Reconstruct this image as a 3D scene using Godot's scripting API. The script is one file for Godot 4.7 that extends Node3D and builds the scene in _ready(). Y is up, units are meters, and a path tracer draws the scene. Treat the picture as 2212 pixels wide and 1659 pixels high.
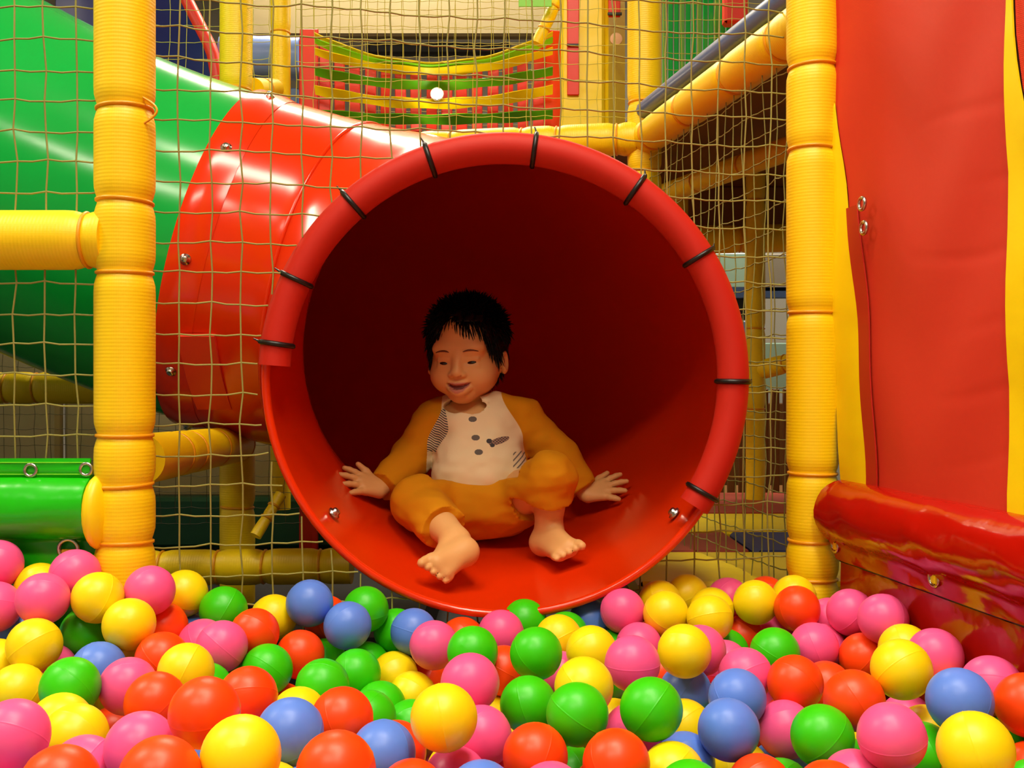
extends Node3D
# An indoor soft-play ball pit: a toddler sits in the mouth of a red tube slide.

const CH := 0.62          # height of the camera above the pit floor
const MOUTH := Vector3(-0.013, 0.63, -1.6)   # middle of the tube mouth
const TR := 0.374         # outer radius of the tube

var M := {}
var used := {}
var rng := RandomNumberGenerator.new()


func _ready() -> void:
	rng.seed = 11
	# camera
	var cam := Camera3D.new()
	cam.name = "camera"
	cam.position = Vector3(0, CH, 0)
	cam.fov = 2.0 * rad_to_deg(atan(1659.0 / 2.0 / 2212.0))
	cam.near = 0.02
	cam.far = 60.0
	add_child(cam)
	cam.current = true
	# surroundings and exposure
	var we := WorldEnvironment.new()
	we.name = "surroundings"
	var env := Environment.new()
	env.background_mode = Environment.BG_COLOR
	env.background_color = Color(0.02, 0.02, 0.02)
	env.ambient_light_source = Environment.AMBIENT_SOURCE_DISABLED
	env.tonemap_mode = Environment.TONE_MAPPER_LINEAR
	env.tonemap_exposure = 0.95
	env.sdfgi_enabled = true
	env.ssao_enabled = true
	env.ssil_enabled = true
	we.environment = env
	add_child(we)
	materials()
	# ceiling lamps of the hall: middle, length along x, length along z, energy
	lamp(Vector3(-0.2, 3.05, -0.75), 1.3, 0.32, 4.5, "long white ceiling lamp above the left of the ball pit")
	lamp(Vector3(0.35, 3.05, 0.5), 0.32, 1.8, 5.0, "long white ceiling lamp above the right of the ball pit")
	lamp(Vector3(-1.2, 3.05, 1.0), 1.3, 0.32, 4.5, "long white ceiling lamp behind the camera")
	lamp(Vector3(-0.5, 3.05, -3.9), 1.3, 0.32, 8.0, "long white ceiling lamp above the sagging bridge")
	lamp(Vector3(-2.7, 3.05, -1.3), 1.3, 0.32, 6.0, "long white ceiling lamp to the left of the green tube")
	lamp(Vector3(1.6, 3.05, -4.4), 1.3, 0.32, 6.0, "long white ceiling lamp far behind the right post")
	room()
	tube_slide()
	posts_and_bars()
	left_roll()
	right_wall()
	front_nets()
	upper_level()
	right_bay()
	left_back()
	balls()
	child()


# ---------------------------------------------------------------- helpers
# a point given by where it is seen in the photograph and how far away it stands
func at(px: float, py: float, d: float) -> Vector3:
	return Vector3((px - 1106.0) / 2212.0 * d, (829.5 - py) / 2212.0 * d + CH, -d)


func numbered(called: String) -> String:
	var n: int = used.get(called, 0)
	used[called] = n + 1
	return called if n == 0 else "%s_%03d" % [called, n]


func thing(called: String, label: String, category: String, base := Vector3.ZERO, group := "") -> Node3D:
	var o := Node3D.new()
	o.name = numbered(called)
	o.position = base
	add_child(o)
	o.set_meta("label", label)
	o.set_meta("category", category)
	if group:
		o.set_meta("group", group)
	return o


# a part whose mesh is given in the scene's coordinates
func part(called: String, mesh: Mesh, m: Material, parent: Node3D, label := "") -> MeshInstance3D:
	var o := MeshInstance3D.new()
	o.name = called
	o.mesh = mesh
	o.material_override = m
	o.cast_shadow = GeometryInstance3D.SHADOW_CASTING_SETTING_ON
	parent.add_child(o, true)
	var p := Vector3.ZERO
	var n: Node = parent
	while n != self:
		p += (n as Node3D).position
		n = n.get_parent()
	o.position = -p
	if label:
		o.set_meta("label", label)
	return o


func single(called: String, mesh: Mesh, m: Material, label: String, category: String, base := Vector3.ZERO, group := "") -> MeshInstance3D:
	var o := MeshInstance3D.new()
	o.name = numbered(called)
	o.mesh = mesh
	o.material_override = m
	o.position = base
	add_child(o)
	o.set_meta("label", label)
	o.set_meta("category", category)
	if group:
		o.set_meta("group", group)
	return o


func structure(called: String, mesh: Mesh, m: Material, label: String) -> MeshInstance3D:
	var o := MeshInstance3D.new()
	o.name = called
	o.mesh = mesh
	o.material_override = m
	add_child(o)
	o.set_meta("label", label)
	o.set_meta("kind", "structure")
	return o


# collects triangles; faces run clockwise
class MB:
	var v := PackedVector3Array()
	var n := PackedVector3Array()
	var t := PackedVector2Array()
	var c := PackedColorArray()
	var ix := PackedInt32Array()

	func vert(p: Vector3, nn: Vector3, uv := Vector2.ZERO) -> int:
		v.append(p)
		n.append(nn)
		t.append(uv)
		return v.size() - 1

	func quad(a: int, b: int, cc: int, d: int) -> void:
		ix.append_array([a, b, cc, a, cc, d])

	# flat four-cornered face, corners clockwise as seen from its front
	func face(a: Vector3, b: Vector3, cc: Vector3, d: Vector3) -> void:
		var nn := (cc - a).cross(b - a).normalized()
		if nn == Vector3.ZERO:
			nn = (d - a).cross(cc - a).normalized()
		var w := (b - a).length()
		var h := (d - a).length()
		quad(vert(a, nn), vert(b, nn, Vector2(w, 0)), vert(cc, nn, Vector2(w, h)), vert(d, nn, Vector2(0, h)))

	# box with chamfered edges, in the axes x, y, z given as half lengths
	func box(mid: Vector3, hx: Vector3, hy: Vector3, hz: Vector3, bevel := 0.0) -> void:
		var ax := [hx, hy, hz]
		var lx := hx.length()
		var ly := hy.length()
		var lz := hz.length()
		var bv := minf(bevel, minf(lx, minf(ly, lz)) * 0.9)
		var ln := [lx, ly, lz]
		for k in 3:
			for s in [-1.0, 1.0]:
				var a: Vector3 = ax[k] * s
				var b: Vector3 = ax[(k + 1) % 3] * (1.0 - bv / ln[(k + 1) % 3])
				var e: Vector3 = ax[(k + 2) % 3] * (1.0 - bv / ln[(k + 2) % 3])
				_oriented(mid + a - b - e, mid + a + b - e, mid + a + b + e, mid + a - b + e, a)
		if bv > 0.0:
			for k in 3:
				var i := (k + 1) % 3
				var j := (k + 2) % 3
				var lenk: Vector3 = ax[k] * (1.0 - bv / ln[k])
				for s in [-1.0, 1.0]:
					for q in [-1.0, 1.0]:
						var p1: Vector3 = ax[i] * s + ax[j] * q * (1.0 - bv / ln[j])
						var p2: Vector3 = ax[i] * s * (1.0 - bv / ln[i]) + ax[j] * q
						_oriented(mid + p1 - lenk, mid + p1 + lenk, mid + p2 + lenk, mid + p2 - lenk, ax[i].normalized() * s + ax[j].normalized() * q)

	func _oriented(a: Vector3, b: Vector3, cc: Vector3, d: Vector3, out: Vector3) -> void:
		if (cc - a).cross(b - a).dot(out) >= 0.0:
			face(a, b, cc, d)
		else:
			face(a, d, cc, b)

	# tube along a line of points; one radius for each point
	func sweep(pts: PackedVector3Array, rad: PackedFloat32Array, sides: int, caps := true, inward := false, up := Vector3.UP) -> void:
		var count := pts.size()
		var nn := Vector3.ZERO
		var first := v.size()
		var along := 0.0
		var tang := PackedVector3Array()
		for i in count:
			tang.append((pts[mini(i + 1, count - 1)] - pts[maxi(i - 1, 0)]).normalized())
		var frames := []
		for i in count:
			var tt := tang[i]
			if i == 0:
				nn = up - tt * up.dot(tt)
				if nn.length() < 0.05:
					nn = Vector3.RIGHT - tt * Vector3.RIGHT.dot(tt)
			else:
				nn = nn - tt * nn.dot(tt)
				along += (pts[i] - pts[i - 1]).length()
			nn = nn.normalized()
			var bb := tt.cross(nn)
			frames.append([nn, bb])
			var slope := 0.0
			var ia := maxi(i - 1, 0)
			var ib := mini(i + 1, count - 1)
			var dl := (pts[ib] - pts[ia]).length()
			if dl > 1e-6:
				slope = (rad[ib] - rad[ia]) / dl
			for j in sides + 1:
				var a := TAU * j / sides
				var o := nn * cos(a) + bb * sin(a)
				var m := (o - tt * slope).normalized()
				vert(pts[i] + o * rad[i], -m if inward else m, Vector2(float(j) / sides, along))
		for i in count - 1:
			for j in sides:
				var a := first + i * (sides + 1) + j
				var d := a + sides + 1
				if inward:
					quad(a, a + 1, d + 1, d)
				else:
					quad(a, d, d + 1, a + 1)
		if caps:
			for e in [0, count - 1]:
				var out := -tang[e] if e == 0 else tang[e]
				var mid := vert(pts[e], out)
				var ring := []
				for j in sides:
					var a := TAU * j / sides
					ring.append(vert(pts[e] + (frames[e][0] * cos(a) + frames[e][1] * sin(a)) * rad[e], out))
				for j in sides:
					if e == 0:
						ix.append_array([mid, ring[j], ring[(j + 1) % sides]])
					else:
						ix.append_array([mid, ring[(j + 1) % sides], ring[j]])

	# sheet through rows of points (rows[i][j]); with a thickness it gets a back and rims
	func sheet(rows: Array, thick: float, flip := false) -> void:
		var r := rows.size()
		var k: int = rows[0].size()
		for side in [1.0, -1.0]:
			var first := v.size()
			for i in r:
				for j in k:
					var du: Vector3 = rows[i][mini(j + 1, k - 1)] - rows[i][maxi(j - 1, 0)]
					var dv: Vector3 = rows[mini(i + 1, r - 1)][j] - rows[maxi(i - 1, 0)][j]
					var nn := du.cross(dv).normalized() * (-1.0 if flip else 1.0)
					vert(rows[i][j] + nn * side * thick / 2.0, nn * side, Vector2(float(j) / (k - 1), float(i) / (r - 1)))
			for i in r - 1:
				for j in k - 1:
					var a := first + i * k + j
					if (side > 0.0) != flip:
						quad(a, a + k, a + k + 1, a + 1)
					else:
						quad(a, a + 1, a + k + 1, a + k)
		var h := r * k
		var b := v.size() - 2 * h
		for i in r - 1:
			for j in [0, k - 1]:
				var a := b + i * k + j as int
				rim(a, a + k, a + k + h, a + h)
		for j in k - 1:
			for i in [0, r - 1]:
				var a := b + i * k + j as int
				rim(a, a + 1, a + 1 + h, a + h)

	func rim(a: int, bb: int, cc: int, d: int) -> void:
		var nn := (v[cc] - v[a]).cross(v[bb] - v[a]).normalized()
		quad(vert(v[a], nn), vert(v[bb], nn), vert(v[cc], nn), vert(v[d], nn))

	func ball(mid: Vector3, rx: Vector3, ry: Vector3, rz: Vector3, seg := 20, rings := 12) -> void:
		var first := v.size()
		for i in rings + 1:
			var la := PI * i / rings - PI / 2
			for j in seg + 1:
				var lo := TAU * j / seg
				var u := Vector3(cos(la) * cos(lo), sin(la), cos(la) * sin(lo))
				var p := rx * u.x + ry * u.y + rz * u.z
				var nn := (rx * u.x / rx.length_squared() + ry * u.y / ry.length_squared() + rz * u.z / rz.length_squared()).normalized()
				vert(mid + p, nn, Vector2(float(j) / seg, float(i) / rings))
		for i in rings:
			for j in seg:
				var a := first + i * (seg + 1) + j
				quad(a, a + 1, a + seg + 2, a + seg + 1)

	# surface of revolution: profile of (radius, height) along an axis
	func lathe(base: Vector3, axis: Vector3, prof: Array, seg := 24) -> void:
		var tt := axis.normalized()
		var nn := tt.cross(Vector3.UP if absf(tt.y) < 0.9 else Vector3.RIGHT).normalized()
		var bb := tt.cross(nn)
		var first := v.size()
		for i in prof.size():
			var pa: Vector2 = prof[maxi(i - 1, 0)]
			var pb: Vector2 = prof[mini(i + 1, prof.size() - 1)]
			var d := (pb - pa).normalized()
			for j in seg + 1:
				var a := TAU * j / seg
				var o := nn * cos(a) + bb * sin(a)
				vert(base + tt * prof[i].y + o * prof[i].x, (o * d.y - tt * d.x).normalized(), Vector2(float(j) / seg, prof[i].y))
		for i in prof.size() - 1:
			for j in seg:
				var a := first + i * (seg + 1) + j
				quad(a, a + seg + 1, a + seg + 2, a + 1)

	func mesh() -> ArrayMesh:
		var arr := []
		arr.resize(Mesh.ARRAY_MAX)
		arr[Mesh.ARRAY_VERTEX] = v
		arr[Mesh.ARRAY_NORMAL] = n
		arr[Mesh.ARRAY_TEX_UV] = t
		if c.size() == v.size():
			arr[Mesh.ARRAY_COLOR] = c
		arr[Mesh.ARRAY_INDEX] = ix
		var m := ArrayMesh.new()
		m.add_surface_from_arrays(Mesh.PRIMITIVE_TRIANGLES, arr)
		return m


func box_mesh(mid: Vector3, size: Vector3, bevel := 0.0, turn := 0.0) -> ArrayMesh:
	var b := MB.new()
	var q := Basis(Vector3.UP, turn)
	b.box(mid, q.x * size.x / 2, q.y * size.y / 2, q.z * size.z / 2, bevel)
	return b.mesh()


func bar_mesh(a: Vector3, b: Vector3, r: float, sides := 20) -> ArrayMesh:
	var m := MB.new()
	m.sweep(PackedVector3Array([a, b]), PackedFloat32Array([r, r]), sides)
	return m.mesh()


func plain(color: Color, rough: float, spec := 0.5) -> StandardMaterial3D:
	var m := StandardMaterial3D.new()
	m.albedo_color = color
	m.roughness = rough
	m.metallic_specular = spec
	return m


func relief(m: StandardMaterial3D, im: Image, scale: Vector3, height: float, triplanar := false) -> StandardMaterial3D:
	m.heightmap_enabled = true
	m.heightmap_texture = ImageTexture.create_from_image(im)
	m.heightmap_scale = height
	m.uv1_scale = scale
	if triplanar:
		m.uv1_triplanar = true
		m.uv1_world_triplanar = true
	return m


func ribs() -> Image:
	var im := Image.create(32, 32, false, Image.FORMAT_RGB8)
	for y in 32:
		for x in 32:
			var h := 0.5 + 0.4 * sin(TAU * y / 32.0) + 0.1 * sin(TAU * x / 16.0)
			im.set_pixel(x, y, Color(h, h, h))
	return im


func weave() -> Image:
	var im := Image.create(32, 32, false, Image.FORMAT_RGB8)
	for y in 32:
		for x in 32:
			var h := 0.5 + 0.25 * sin(TAU * y / 16.0) * (1.0 if (x / 8) % 2 == 0 else -1.0) + 0.2 * sin(TAU * x / 8.0)
			im.set_pixel(x, y, Color(h, h, h))
	return im


func noise_image(size: int, freq: float, seed_: int, lo: float, hi: float) -> Image:
	var fn := FastNoiseLite.new()
	fn.seed = seed_
	fn.frequency = freq
	fn.fractal_octaves = 4
	var im := fn.get_seamless_image(size, size)
	im.convert(Image.FORMAT_RGB8)
	for y in size:
		for x in size:
			var h := lerpf(lo, hi, im.get_pixel(x, y).r)
			im.set_pixel(x, y, Color(h, h, h))
	return im


func materials() -> void:
	var rib := ribs()
	var wv := weave()
	var wavy := noise_image(128, 0.02, 5, 0.0, 1.0)
	# padded sleeves of the climbing frame: ribbed yellow vinyl, ribs 5 mm apart
	M.sleeve = relief(plain(Color(0.96, 0.82, 0.0), 0.45), rib, Vector3(40, 190, 1), 0.016)
	M.yellow = relief(plain(Color(0.96, 0.84, 0.01), 0.4), wavy, Vector3(2, 2, 2), 0.25, true)
	M.tie = plain(Color(0.9, 0.62, 0.03), 0.4)
	M.black_tie = plain(Color(0.035, 0.03, 0.03), 0.4)
	M.tube_red = plain(Color(0.87, 0.19, 0.015), 0.17)
	M.tube_green = plain(Color(0.06, 0.66, 0.26), 0.17)
	M.foam = plain(Color(0.74, 0.12, 0.045), 0.62, 0.4)
	M.vinyl_red = relief(plain(Color(0.66, 0.07, 0.02), 0.12), wavy, Vector3(4, 4, 4), 0.16, true)
	M.vinyl_green = relief(plain(Color(0.12, 0.74, 0.06), 0.25), wavy, Vector3(4, 4, 4), 0.12, true)
	M.curtain = relief(plain(Color(0.82, 0.18, 0.035), 0.62), wv, Vector3(90, 260, 1), 0.03)
	M.curtain.backlight_enabled = true
	M.curtain.backlight = Color(0.35, 0.03, 0.01)
	M.plate = plain(Color(0.85, 0.2, 0.09), 0.55)
	M.red_hem = plain(Color(0.7, 0.1, 0.04), 0.5)
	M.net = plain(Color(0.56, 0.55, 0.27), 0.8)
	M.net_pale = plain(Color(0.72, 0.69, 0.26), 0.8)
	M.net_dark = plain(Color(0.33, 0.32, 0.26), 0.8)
	M.steel = plain(Color(0.75, 0.73, 0.7), 0.25)
	M.steel.metallic = 1.0
	M.dark = plain(Color(0.05, 0.045, 0.04), 0.7)
	M.blue = plain(Color(0.01, 0.05, 0.42), 0.35)
	M.pale_blue = plain(Color(0.5, 0.6, 0.86), 0.25)
	M.slate = plain(Color(0.3, 0.4, 0.6), 0.3)
	M.red_pad = plain(Color(0.88, 0.17, 0.06), 0.4)
	M.green_pad = plain(Color(0.3, 0.62, 0.06), 0.4)
	M.lime = plain(Color(0.5, 0.85, 0.1), 0.4)
	M.tan = relief(plain(Color(0.55, 0.49, 0.34), 0.7), wavy, Vector3(1, 1, 1), 0.3, true)
	M.beige = relief(plain(Color(0.8, 0.74, 0.64), 0.8), wavy, Vector3(2, 2, 2), 0.3, true)
	M.grey_wall = plain(Color(0.66, 0.64, 0.6), 0.8)
	M.ceiling = plain(Color(0.82, 0.8, 0.75), 0.9)
	M.floor = relief(plain(Color(0.16, 0.16, 0.17), 0.6), wavy, Vector3(2, 2, 2), 0.1, true)
	M.teal = plain(Color(0.16, 0.42, 0.38), 0.5)
	M.wood = plain(Color(0.47, 0.3, 0.1), 0.6)
	M.cyan = plain(Color(0.72, 0.9, 0.86), 0.4)
	M.navy = plain(Color(0.16, 0.2, 0.45), 0.5)
	M.brown_red = plain(Color(0.62, 0.2, 0.08), 0.5)
	M.lamp_frame = plain(Color(0.85, 0.85, 0.83), 0.5)
	var glow := plain(Color(1, 0.97, 0.9), 0.5)
	glow.emission_enabled = true
	glow.emission = Color(1.0, 0.95, 0.85)
	glow.emission_energy_multiplier = 6.0
	M.glow = glow


func lamp(p: Vector3, lx: float, lz: float, energy: float, label: String) -> void:
	var t := thing("ceiling_light", label, "ceiling lamp", p, "ceiling lamps of the hall")
	var fr := MB.new()
	for s in [-1.0, 1.0]:
		fr.box(p + Vector3(0, 0.015, s * (lz / 2 + 0.012)), Vector3(lx / 2 + 0.024, 0, 0), Vector3(0, 0.03, 0), Vector3(0, 0, 0.012), 0.002)
		fr.box(p + Vector3(s * (lx / 2 + 0.012), 0.015, 0), Vector3(0.012, 0, 0), Vector3(0, 0.03, 0), Vector3(0, 0, lz / 2), 0.002)
	part("frame", fr.mesh(), M.lamp_frame, t)
	part("diffuser", box_mesh(p + Vector3(0, 0.01, 0), Vector3(lx, 0.02, lz)), M.glow, t)
	var l := AreaLight3D.new()
	l.name = "lamp_light"
	l.area_size = Vector2(lx, lz)
	l.light_energy = energy
	l.light_color = Color(1.0, 0.95, 0.85)
	l.shadow_enabled = true
	l.area_range = 14.0
	t.add_child(l, true)
	l.position = Vector3(0, -0.004, 0)
	l.rotation = Vector3(-PI / 2, 0, 0)


# ---------------------------------------------------------------- the hall
func room() -> void:
	structure("floor", box_mesh(Vector3(0, -0.06, -1.5), Vector3(8.4, 0.12, 9.4)), M.floor, "dark grey floor of the hall under the balls")
	structure("ceiling", box_mesh(Vector3(0, 3.16, -1.5), Vector3(8.4, 0.12, 9.4)), M.ceiling, "pale ceiling of the hall")
	structure("wall_back", box_mesh(Vector3(0, 1.55, -6.1), Vector3(8.4, 3.3, 0.12)), M.grey_wall, "pale grey back wall of the hall")
	structure("wall_front", box_mesh(Vector3(0, 1.55, 3.1), Vector3(8.4, 3.3, 0.12)), M.grey_wall, "pale grey wall behind the camera")
	structure("wall_left", box_mesh(Vector3(-4.1, 1.55, -1.5), Vector3(0.12, 3.3, 9.4)), M.grey_wall, "pale grey left wall of the hall")
	structure("wall_right", box_mesh(Vector3(4.1, 1.55, -1.5), Vector3(0.12, 3.3, 9.4)), M.grey_wall, "pale grey right wall of the hall")


# ---------------------------------------------------------------- the tube slide
func tube_path(n_red: Array) -> PackedVector3Array:
	var pts := PackedVector3Array()
	for i in 9:
		pts.append(MOUTH + Vector3(0, 0.035 * pow(i / 8.0, 1.8), -0.25 * i / 8.0))
	for i in range(1, 25):
		var f := deg_to_rad(90.0) * i / 24.0
		pts.append(Vector3(MOUTH.x - 0.455 + 0.455 * cos(f), MOUTH.y + 0.035 + 0.455 * f * (0.16 + 0.1 * minf(1.0, f)), MOUTH.z - 0.25 - 0.455 * sin(f)))
	var e := pts[pts.size() - 1]
	for i in range(1, 6):
		pts.append(e + Vector3(-0.034 * i, 0.0095 * i, 0))
	n_red.append(pts.size() - 1)
	e = pts[pts.size() - 1]
	for i in range(1, 31):
		var u := 0.055 * i
		pts.append(e + Vector3(-u, 0.3 * u + 0.22 * u * u, 0.02 * u * u))
	return pts


func tube_slide() -> void:
	var nr := []
	var path := tube_path(nr)
	var joint: int = nr[0]
	var t := thing("tube_slide", "red and green plastic tube slide with a wide round mouth", "slide", Vector3(MOUTH.x, MOUTH.y - TR, MOUTH.z))
	# red end section
	var b := MB.new()
	var pr := path.slice(0, joint + 1)
	var ro := PackedFloat32Array()
	var ri := PackedFloat32Array()
	for i in pr.size():
		var r := TR
		if i == 0:
			r = TR + 0.004
		ro.append(r)
		ri.append(TR - 0.008)
	b.sweep(pr, ro, 96, false)
	b.sweep(pr, ri, 96, false, true)
	lip(b, path[0], (path[0] - path[1]).normalized(), TR - 0.008, TR + 0.004)
	var red := part("end_section", b.mesh(), M.tube_red, t, "glossy red end section")
	# raised flanges across the red section, with a fine gap between them
	for k in [[joint - 2, joint, 0.008]]:
		var fb := MB.new()
		var fp := PackedVector3Array()
		var fr := PackedFloat32Array()
		var lo: int = k[0]
		var hi: int = k[1]
		for i in range(lo, hi + 1):
			fp.append(path[i])
			fr.append(TR + k[2] * (0.0 if i == lo else 1.0) + 0.001)
		fp.append(path[hi] + (path[hi] - path[hi - 1]).normalized() * 0.002)
		fr.append(TR + 0.001)
		fb.sweep(fp, fr, 96, false)
		part("flange", fb.mesh(), M.tube_red, red)
	var seam := MB.new()
	lip(seam, path[joint - 8], (path[joint - 7] - path[joint - 9]).normalized(), TR - 0.003, TR + 0.003)
	part("seam", seam.mesh(), M.tube_red, red)
	# green upper section
	var g := MB.new()
	var pg := path.slice(joint, path.size())
	var go := PackedFloat32Array()
	var gi := PackedFloat32Array()
	for i in pg.size():
		go.append(TR - 0.002)
		gi.append(TR - 0.01)
	g.sweep(pg, go, 96, false)
	g.sweep(pg, gi, 96, false, true)
	lip(g, pg[pg.size() - 1], (pg[pg.size() - 1] - pg[pg.size() - 2]).normalized(), TR - 0.01, TR - 0.002)
	part("upper_section", g.mesh(), M.tube_green, t, "glossy green upper section")
	# panel of the upper landing where the tube begins, beyond the picture
	var top := pg[pg.size() - 1]
	var ax := (top - pg[pg.size() - 2]).normalized()
	var eb := MB.new()
	var ex := ax.cross(Vector3.BACK).normalized()
	eb.box(top + ax * 0.02, ex * 0.46, ex.cross(ax) * 0.46, ax * 0.015, 0.006)
	part("entry_panel", eb.mesh(), M.yellow, t, "yellow panel closing the upper end")
	# bolts round the joint and in the mouth
	for k in 10:
		var a := TAU * (k + 0.35) / 10.0
		var tt := (path[joint] - path[joint - 1]).normalized()
		var nn := (Vector3.UP - tt * tt.y).normalized()
		var bb := tt.cross(nn)
		var o := nn * cos(a) + bb * sin(a)
		bolt(path[joint - 1] + o * (TR + 0.008), o, red)
	for s in [-1.0, 1.0]:
		var a := deg_to_rad(-90.0 + s * 50.0)
		var o := Vector3(cos(a), sin(a), 0)
		bolt(MOUTH + Vector3(0, 0.012, -0.085) + o * (TR - 0.0085), -o, red)
	# moulded plate low on the outside of the red section
	var pl := MB.new()
	var rows := []
	var pm := path[joint - 1]
	for i in 7:
		var row := []
		for j in 5:
			var a := deg_to_rad(lerpf(-55.0, -27.0, i / 6.0))
			row.append(pm + Vector3(lerpf(-0.035, 0.035, j / 4.0), sin(a) * (TR + 0.012), cos(a) * (TR + 0.012)))
		rows.append(row)
	pl.sheet(rows, 0.012)
	part("moulded_plate", pl.mesh(), M.plate, red)
	# split foam pipe clipped on the edge of the mouth
	var fm := MB.new()
	var fp := PackedVector3Array()
	var fr := PackedFloat32Array()
	for i in 91:
		fp.append(edge_point(lerpf(-34.0, 177.0, i / 90.0)))
		fr.append(0.0245)
	fm.sweep(fp, fr, 20, true, false, Vector3.BACK)
	var foam := part("foam_edging", fm.mesh(), M.foam, t, "soft red foam edging with black cable ties")
	for a in [-30.0, -1.0, 31.7, 55.0, 82.3, 108.7, 131.0, 154.7, 171.6]:
		var tb := MB.new()
		var mid := edge_point(a)
		var rad := Vector3(cos(deg_to_rad(a)), sin(deg_to_rad(a)), 0)
		var ring := PackedVector3Array()
		var rr := PackedFloat32Array()
		for i in 25:
			var q := TAU * i / 24.0
			ring.append(mid + (rad * cos(q) + Vector3.BACK * sin(q)) * 0.0253)
			rr.append(0.0042)
		tb.sweep(ring, rr, 6, false)
		tb.sweep(PackedVector3Array([mid + rad * 0.027, mid + rad * 0.034 + Vector3(-0.004, 0.004, -0.005)]), PackedFloat32Array([0.002, 0.001]), 5)
		part("cable_tie", tb.mesh(), M.black_tie, foam)


func edge_point(deg: float) -> Vector3:
	var a := deg_to_rad(deg)
	return MOUTH + Vector3(cos(a), sin(a), 0) * 0.3575 + Vector3(0, 0, 0.004)


func lip(b: MB, mid: Vector3, out: Vector3, r1: float, r2: float) -> void:
	var pts := PackedVector3Array()
	var rr := PackedFloat32Array()
	var nn := (Vector3.UP - out * out.y).normalized()
	var bb := out.cross(nn)
	for i in 97:
		var a := TAU * i / 96.0
		pts.append(mid + (nn * cos(a) + bb * sin(a)) * (r1 + r2) / 2.0)
		rr.append((r2 - r1) / 2.0 + 0.001)
	b.sweep(pts, rr, 8, false)


func bolt(p: Vector3, out: Vector3, parent: Node3D) -> void:
	var b := MB.new()
	b.lathe(p, out, [Vector2(0.011, -0.002), Vector2(0.011, 0.002), Vector2(0.0075, 0.003), Vector2(0.007, 0.007), Vector2(0.005, 0.009), Vector2(0.0, 0.0095)], 16)
	part("bolt", b.mesh(), M.steel, parent)


# ---------------------------------------------------------------- padded frame
# a pipe in a foam sleeve, pinched by cable ties at the given distances from a
func padded(called: String, a: Vector3, b: Vector3, r: float, ties: Array, label: String, category: String, group := "", tie_loop := -1) -> Node3D:
	var base := a if a.y < b.y else b
	var t := thing(called, label, category, base, group)
	var length := (b - a).length()
	var dir := (b - a) / length
	var m := MB.new()
	var pts := PackedVector3Array()
	var rad := PackedFloat32Array()
	var stations := [0.0, length]
	for s in ties:
		for o in [-0.03, -0.018, -0.009, -0.004, 0.0, 0.004, 0.009, 0.018, 0.03]:
			if s + o > 0.0 and s + o < length:
				stations.append(s + o)
	stations.sort()
	for s in stations:
		var pinch := 0.0
		for q in ties:
			pinch = maxf(pinch, exp(-pow((s - q) / 0.012, 2.0)))
		pts.append(a + dir * s)
		rad.append(r * (1.0 - 0.12 * pinch))
	m.sweep(pts, rad, 32)
	part("sleeve", m.mesh(), M.sleeve, t)
	for k in ties.size():
		var tb := MB.new()
		var mid: Vector3 = a + dir * ties[k]
		var nn := dir.cross(Vector3.UP if absf(dir.y) < 0.9 else Vector3.RIGHT).normalized()
		var bb := dir.cross(nn)
		var ring := PackedVector3Array()
		var rr := PackedFloat32Array()
		var tilt := 0.05 * sin(k * 2.3 + length * 7.0)
		for i in 29:
			var q := TAU * i / 28.0
			ring.append(mid + (nn * cos(q) + bb * sin(q) + dir * tilt * cos(q + k)) * r * 0.905)
			rr.append(0.003)
		tb.sweep(ring, rr, 6, false)
		if k == tie_loop:
			var loop := PackedVector3Array()
			var lr := PackedFloat32Array()
			for i in 13:
				var q := PI * i / 12.0
				loop.append(mid + Vector3(r * 0.8 + 0.02 * sin(q), 0.012 - 0.038 * i / 12.0, r * 0.5))
				lr.append(0.0018)
			tb.sweep(loop, lr, 6)
		part("cable_tie", tb.mesh(), M.tie, t)
	return t


func posts_and_bars() -> void:
	# left front post, right front post
	var lx := Vector3(-0.567, 0, -1.5)
	var top := Vector3(0, 1.62, 0)
	var ys := []
	for py in [1170.0, 1047.0, 940.0, 590.0, 437.0, 237.0]:
		ys.append(at(270, py, 1.5).y)
	padded("padded_post", lx, lx + top, 0.0428, ys, "thick yellow padded post with cable ties left of the tube", "post", "padded yellow posts", 5)
	var rx := Vector3(0.499, 0, -1.7)
	ys = []
	for py in [1250.0, 1165.0, 1022.0, 675.0, 325.0, 147.0]:
		ys.append(at(1755, py, 1.7).y)
	padded("padded_post", rx, rx + top, 0.0425, ys, "yellow padded post between the net and the red curtain", "post", "padded yellow posts")
	# crossbar left of the left post
	var y1: float = at(100, 519, 1.5).y
	padded("padded_bar", Vector3(-0.567 - 0.024, y1, -1.5), Vector3(-1.75, y1, -1.5), 0.0435, [0.03, 0.42, 0.9], "yellow padded crossbar in front of the green tube", "bar", "padded yellow bars")
	# bar from the right post back to the far corner, blue edging on it
	var c := at(1392, 302, 2.55)
	var yb := c.y
	var near := Vector3(0.499, yb, -1.72)
	padded("padded_bar", near, Vector3(c.x, yb, c.z), 0.042, [0.09, 0.3, 0.55, 0.78], "yellow padded bar running back from the right post", "bar", "padded yellow bars")
	padded("padded_post", Vector3(c.x, 0, c.z), Vector3(c.x, 2.2, c.z), 0.0425, [yb - 0.08, yb + 0.09, yb + 0.4], "yellow padded post at the far corner above the tube", "post", "padded yellow posts")
	padded("padded_bar", Vector3(c.x - 0.02, yb, c.z + 0.01), Vector3(-0.70, yb, -2.72), 0.0415, [0.05, 0.2, 0.29, 0.47, 0.56, 0.75], "yellow padded crossbar above the back of the tube", "bar", "padded yellow bars")


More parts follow.
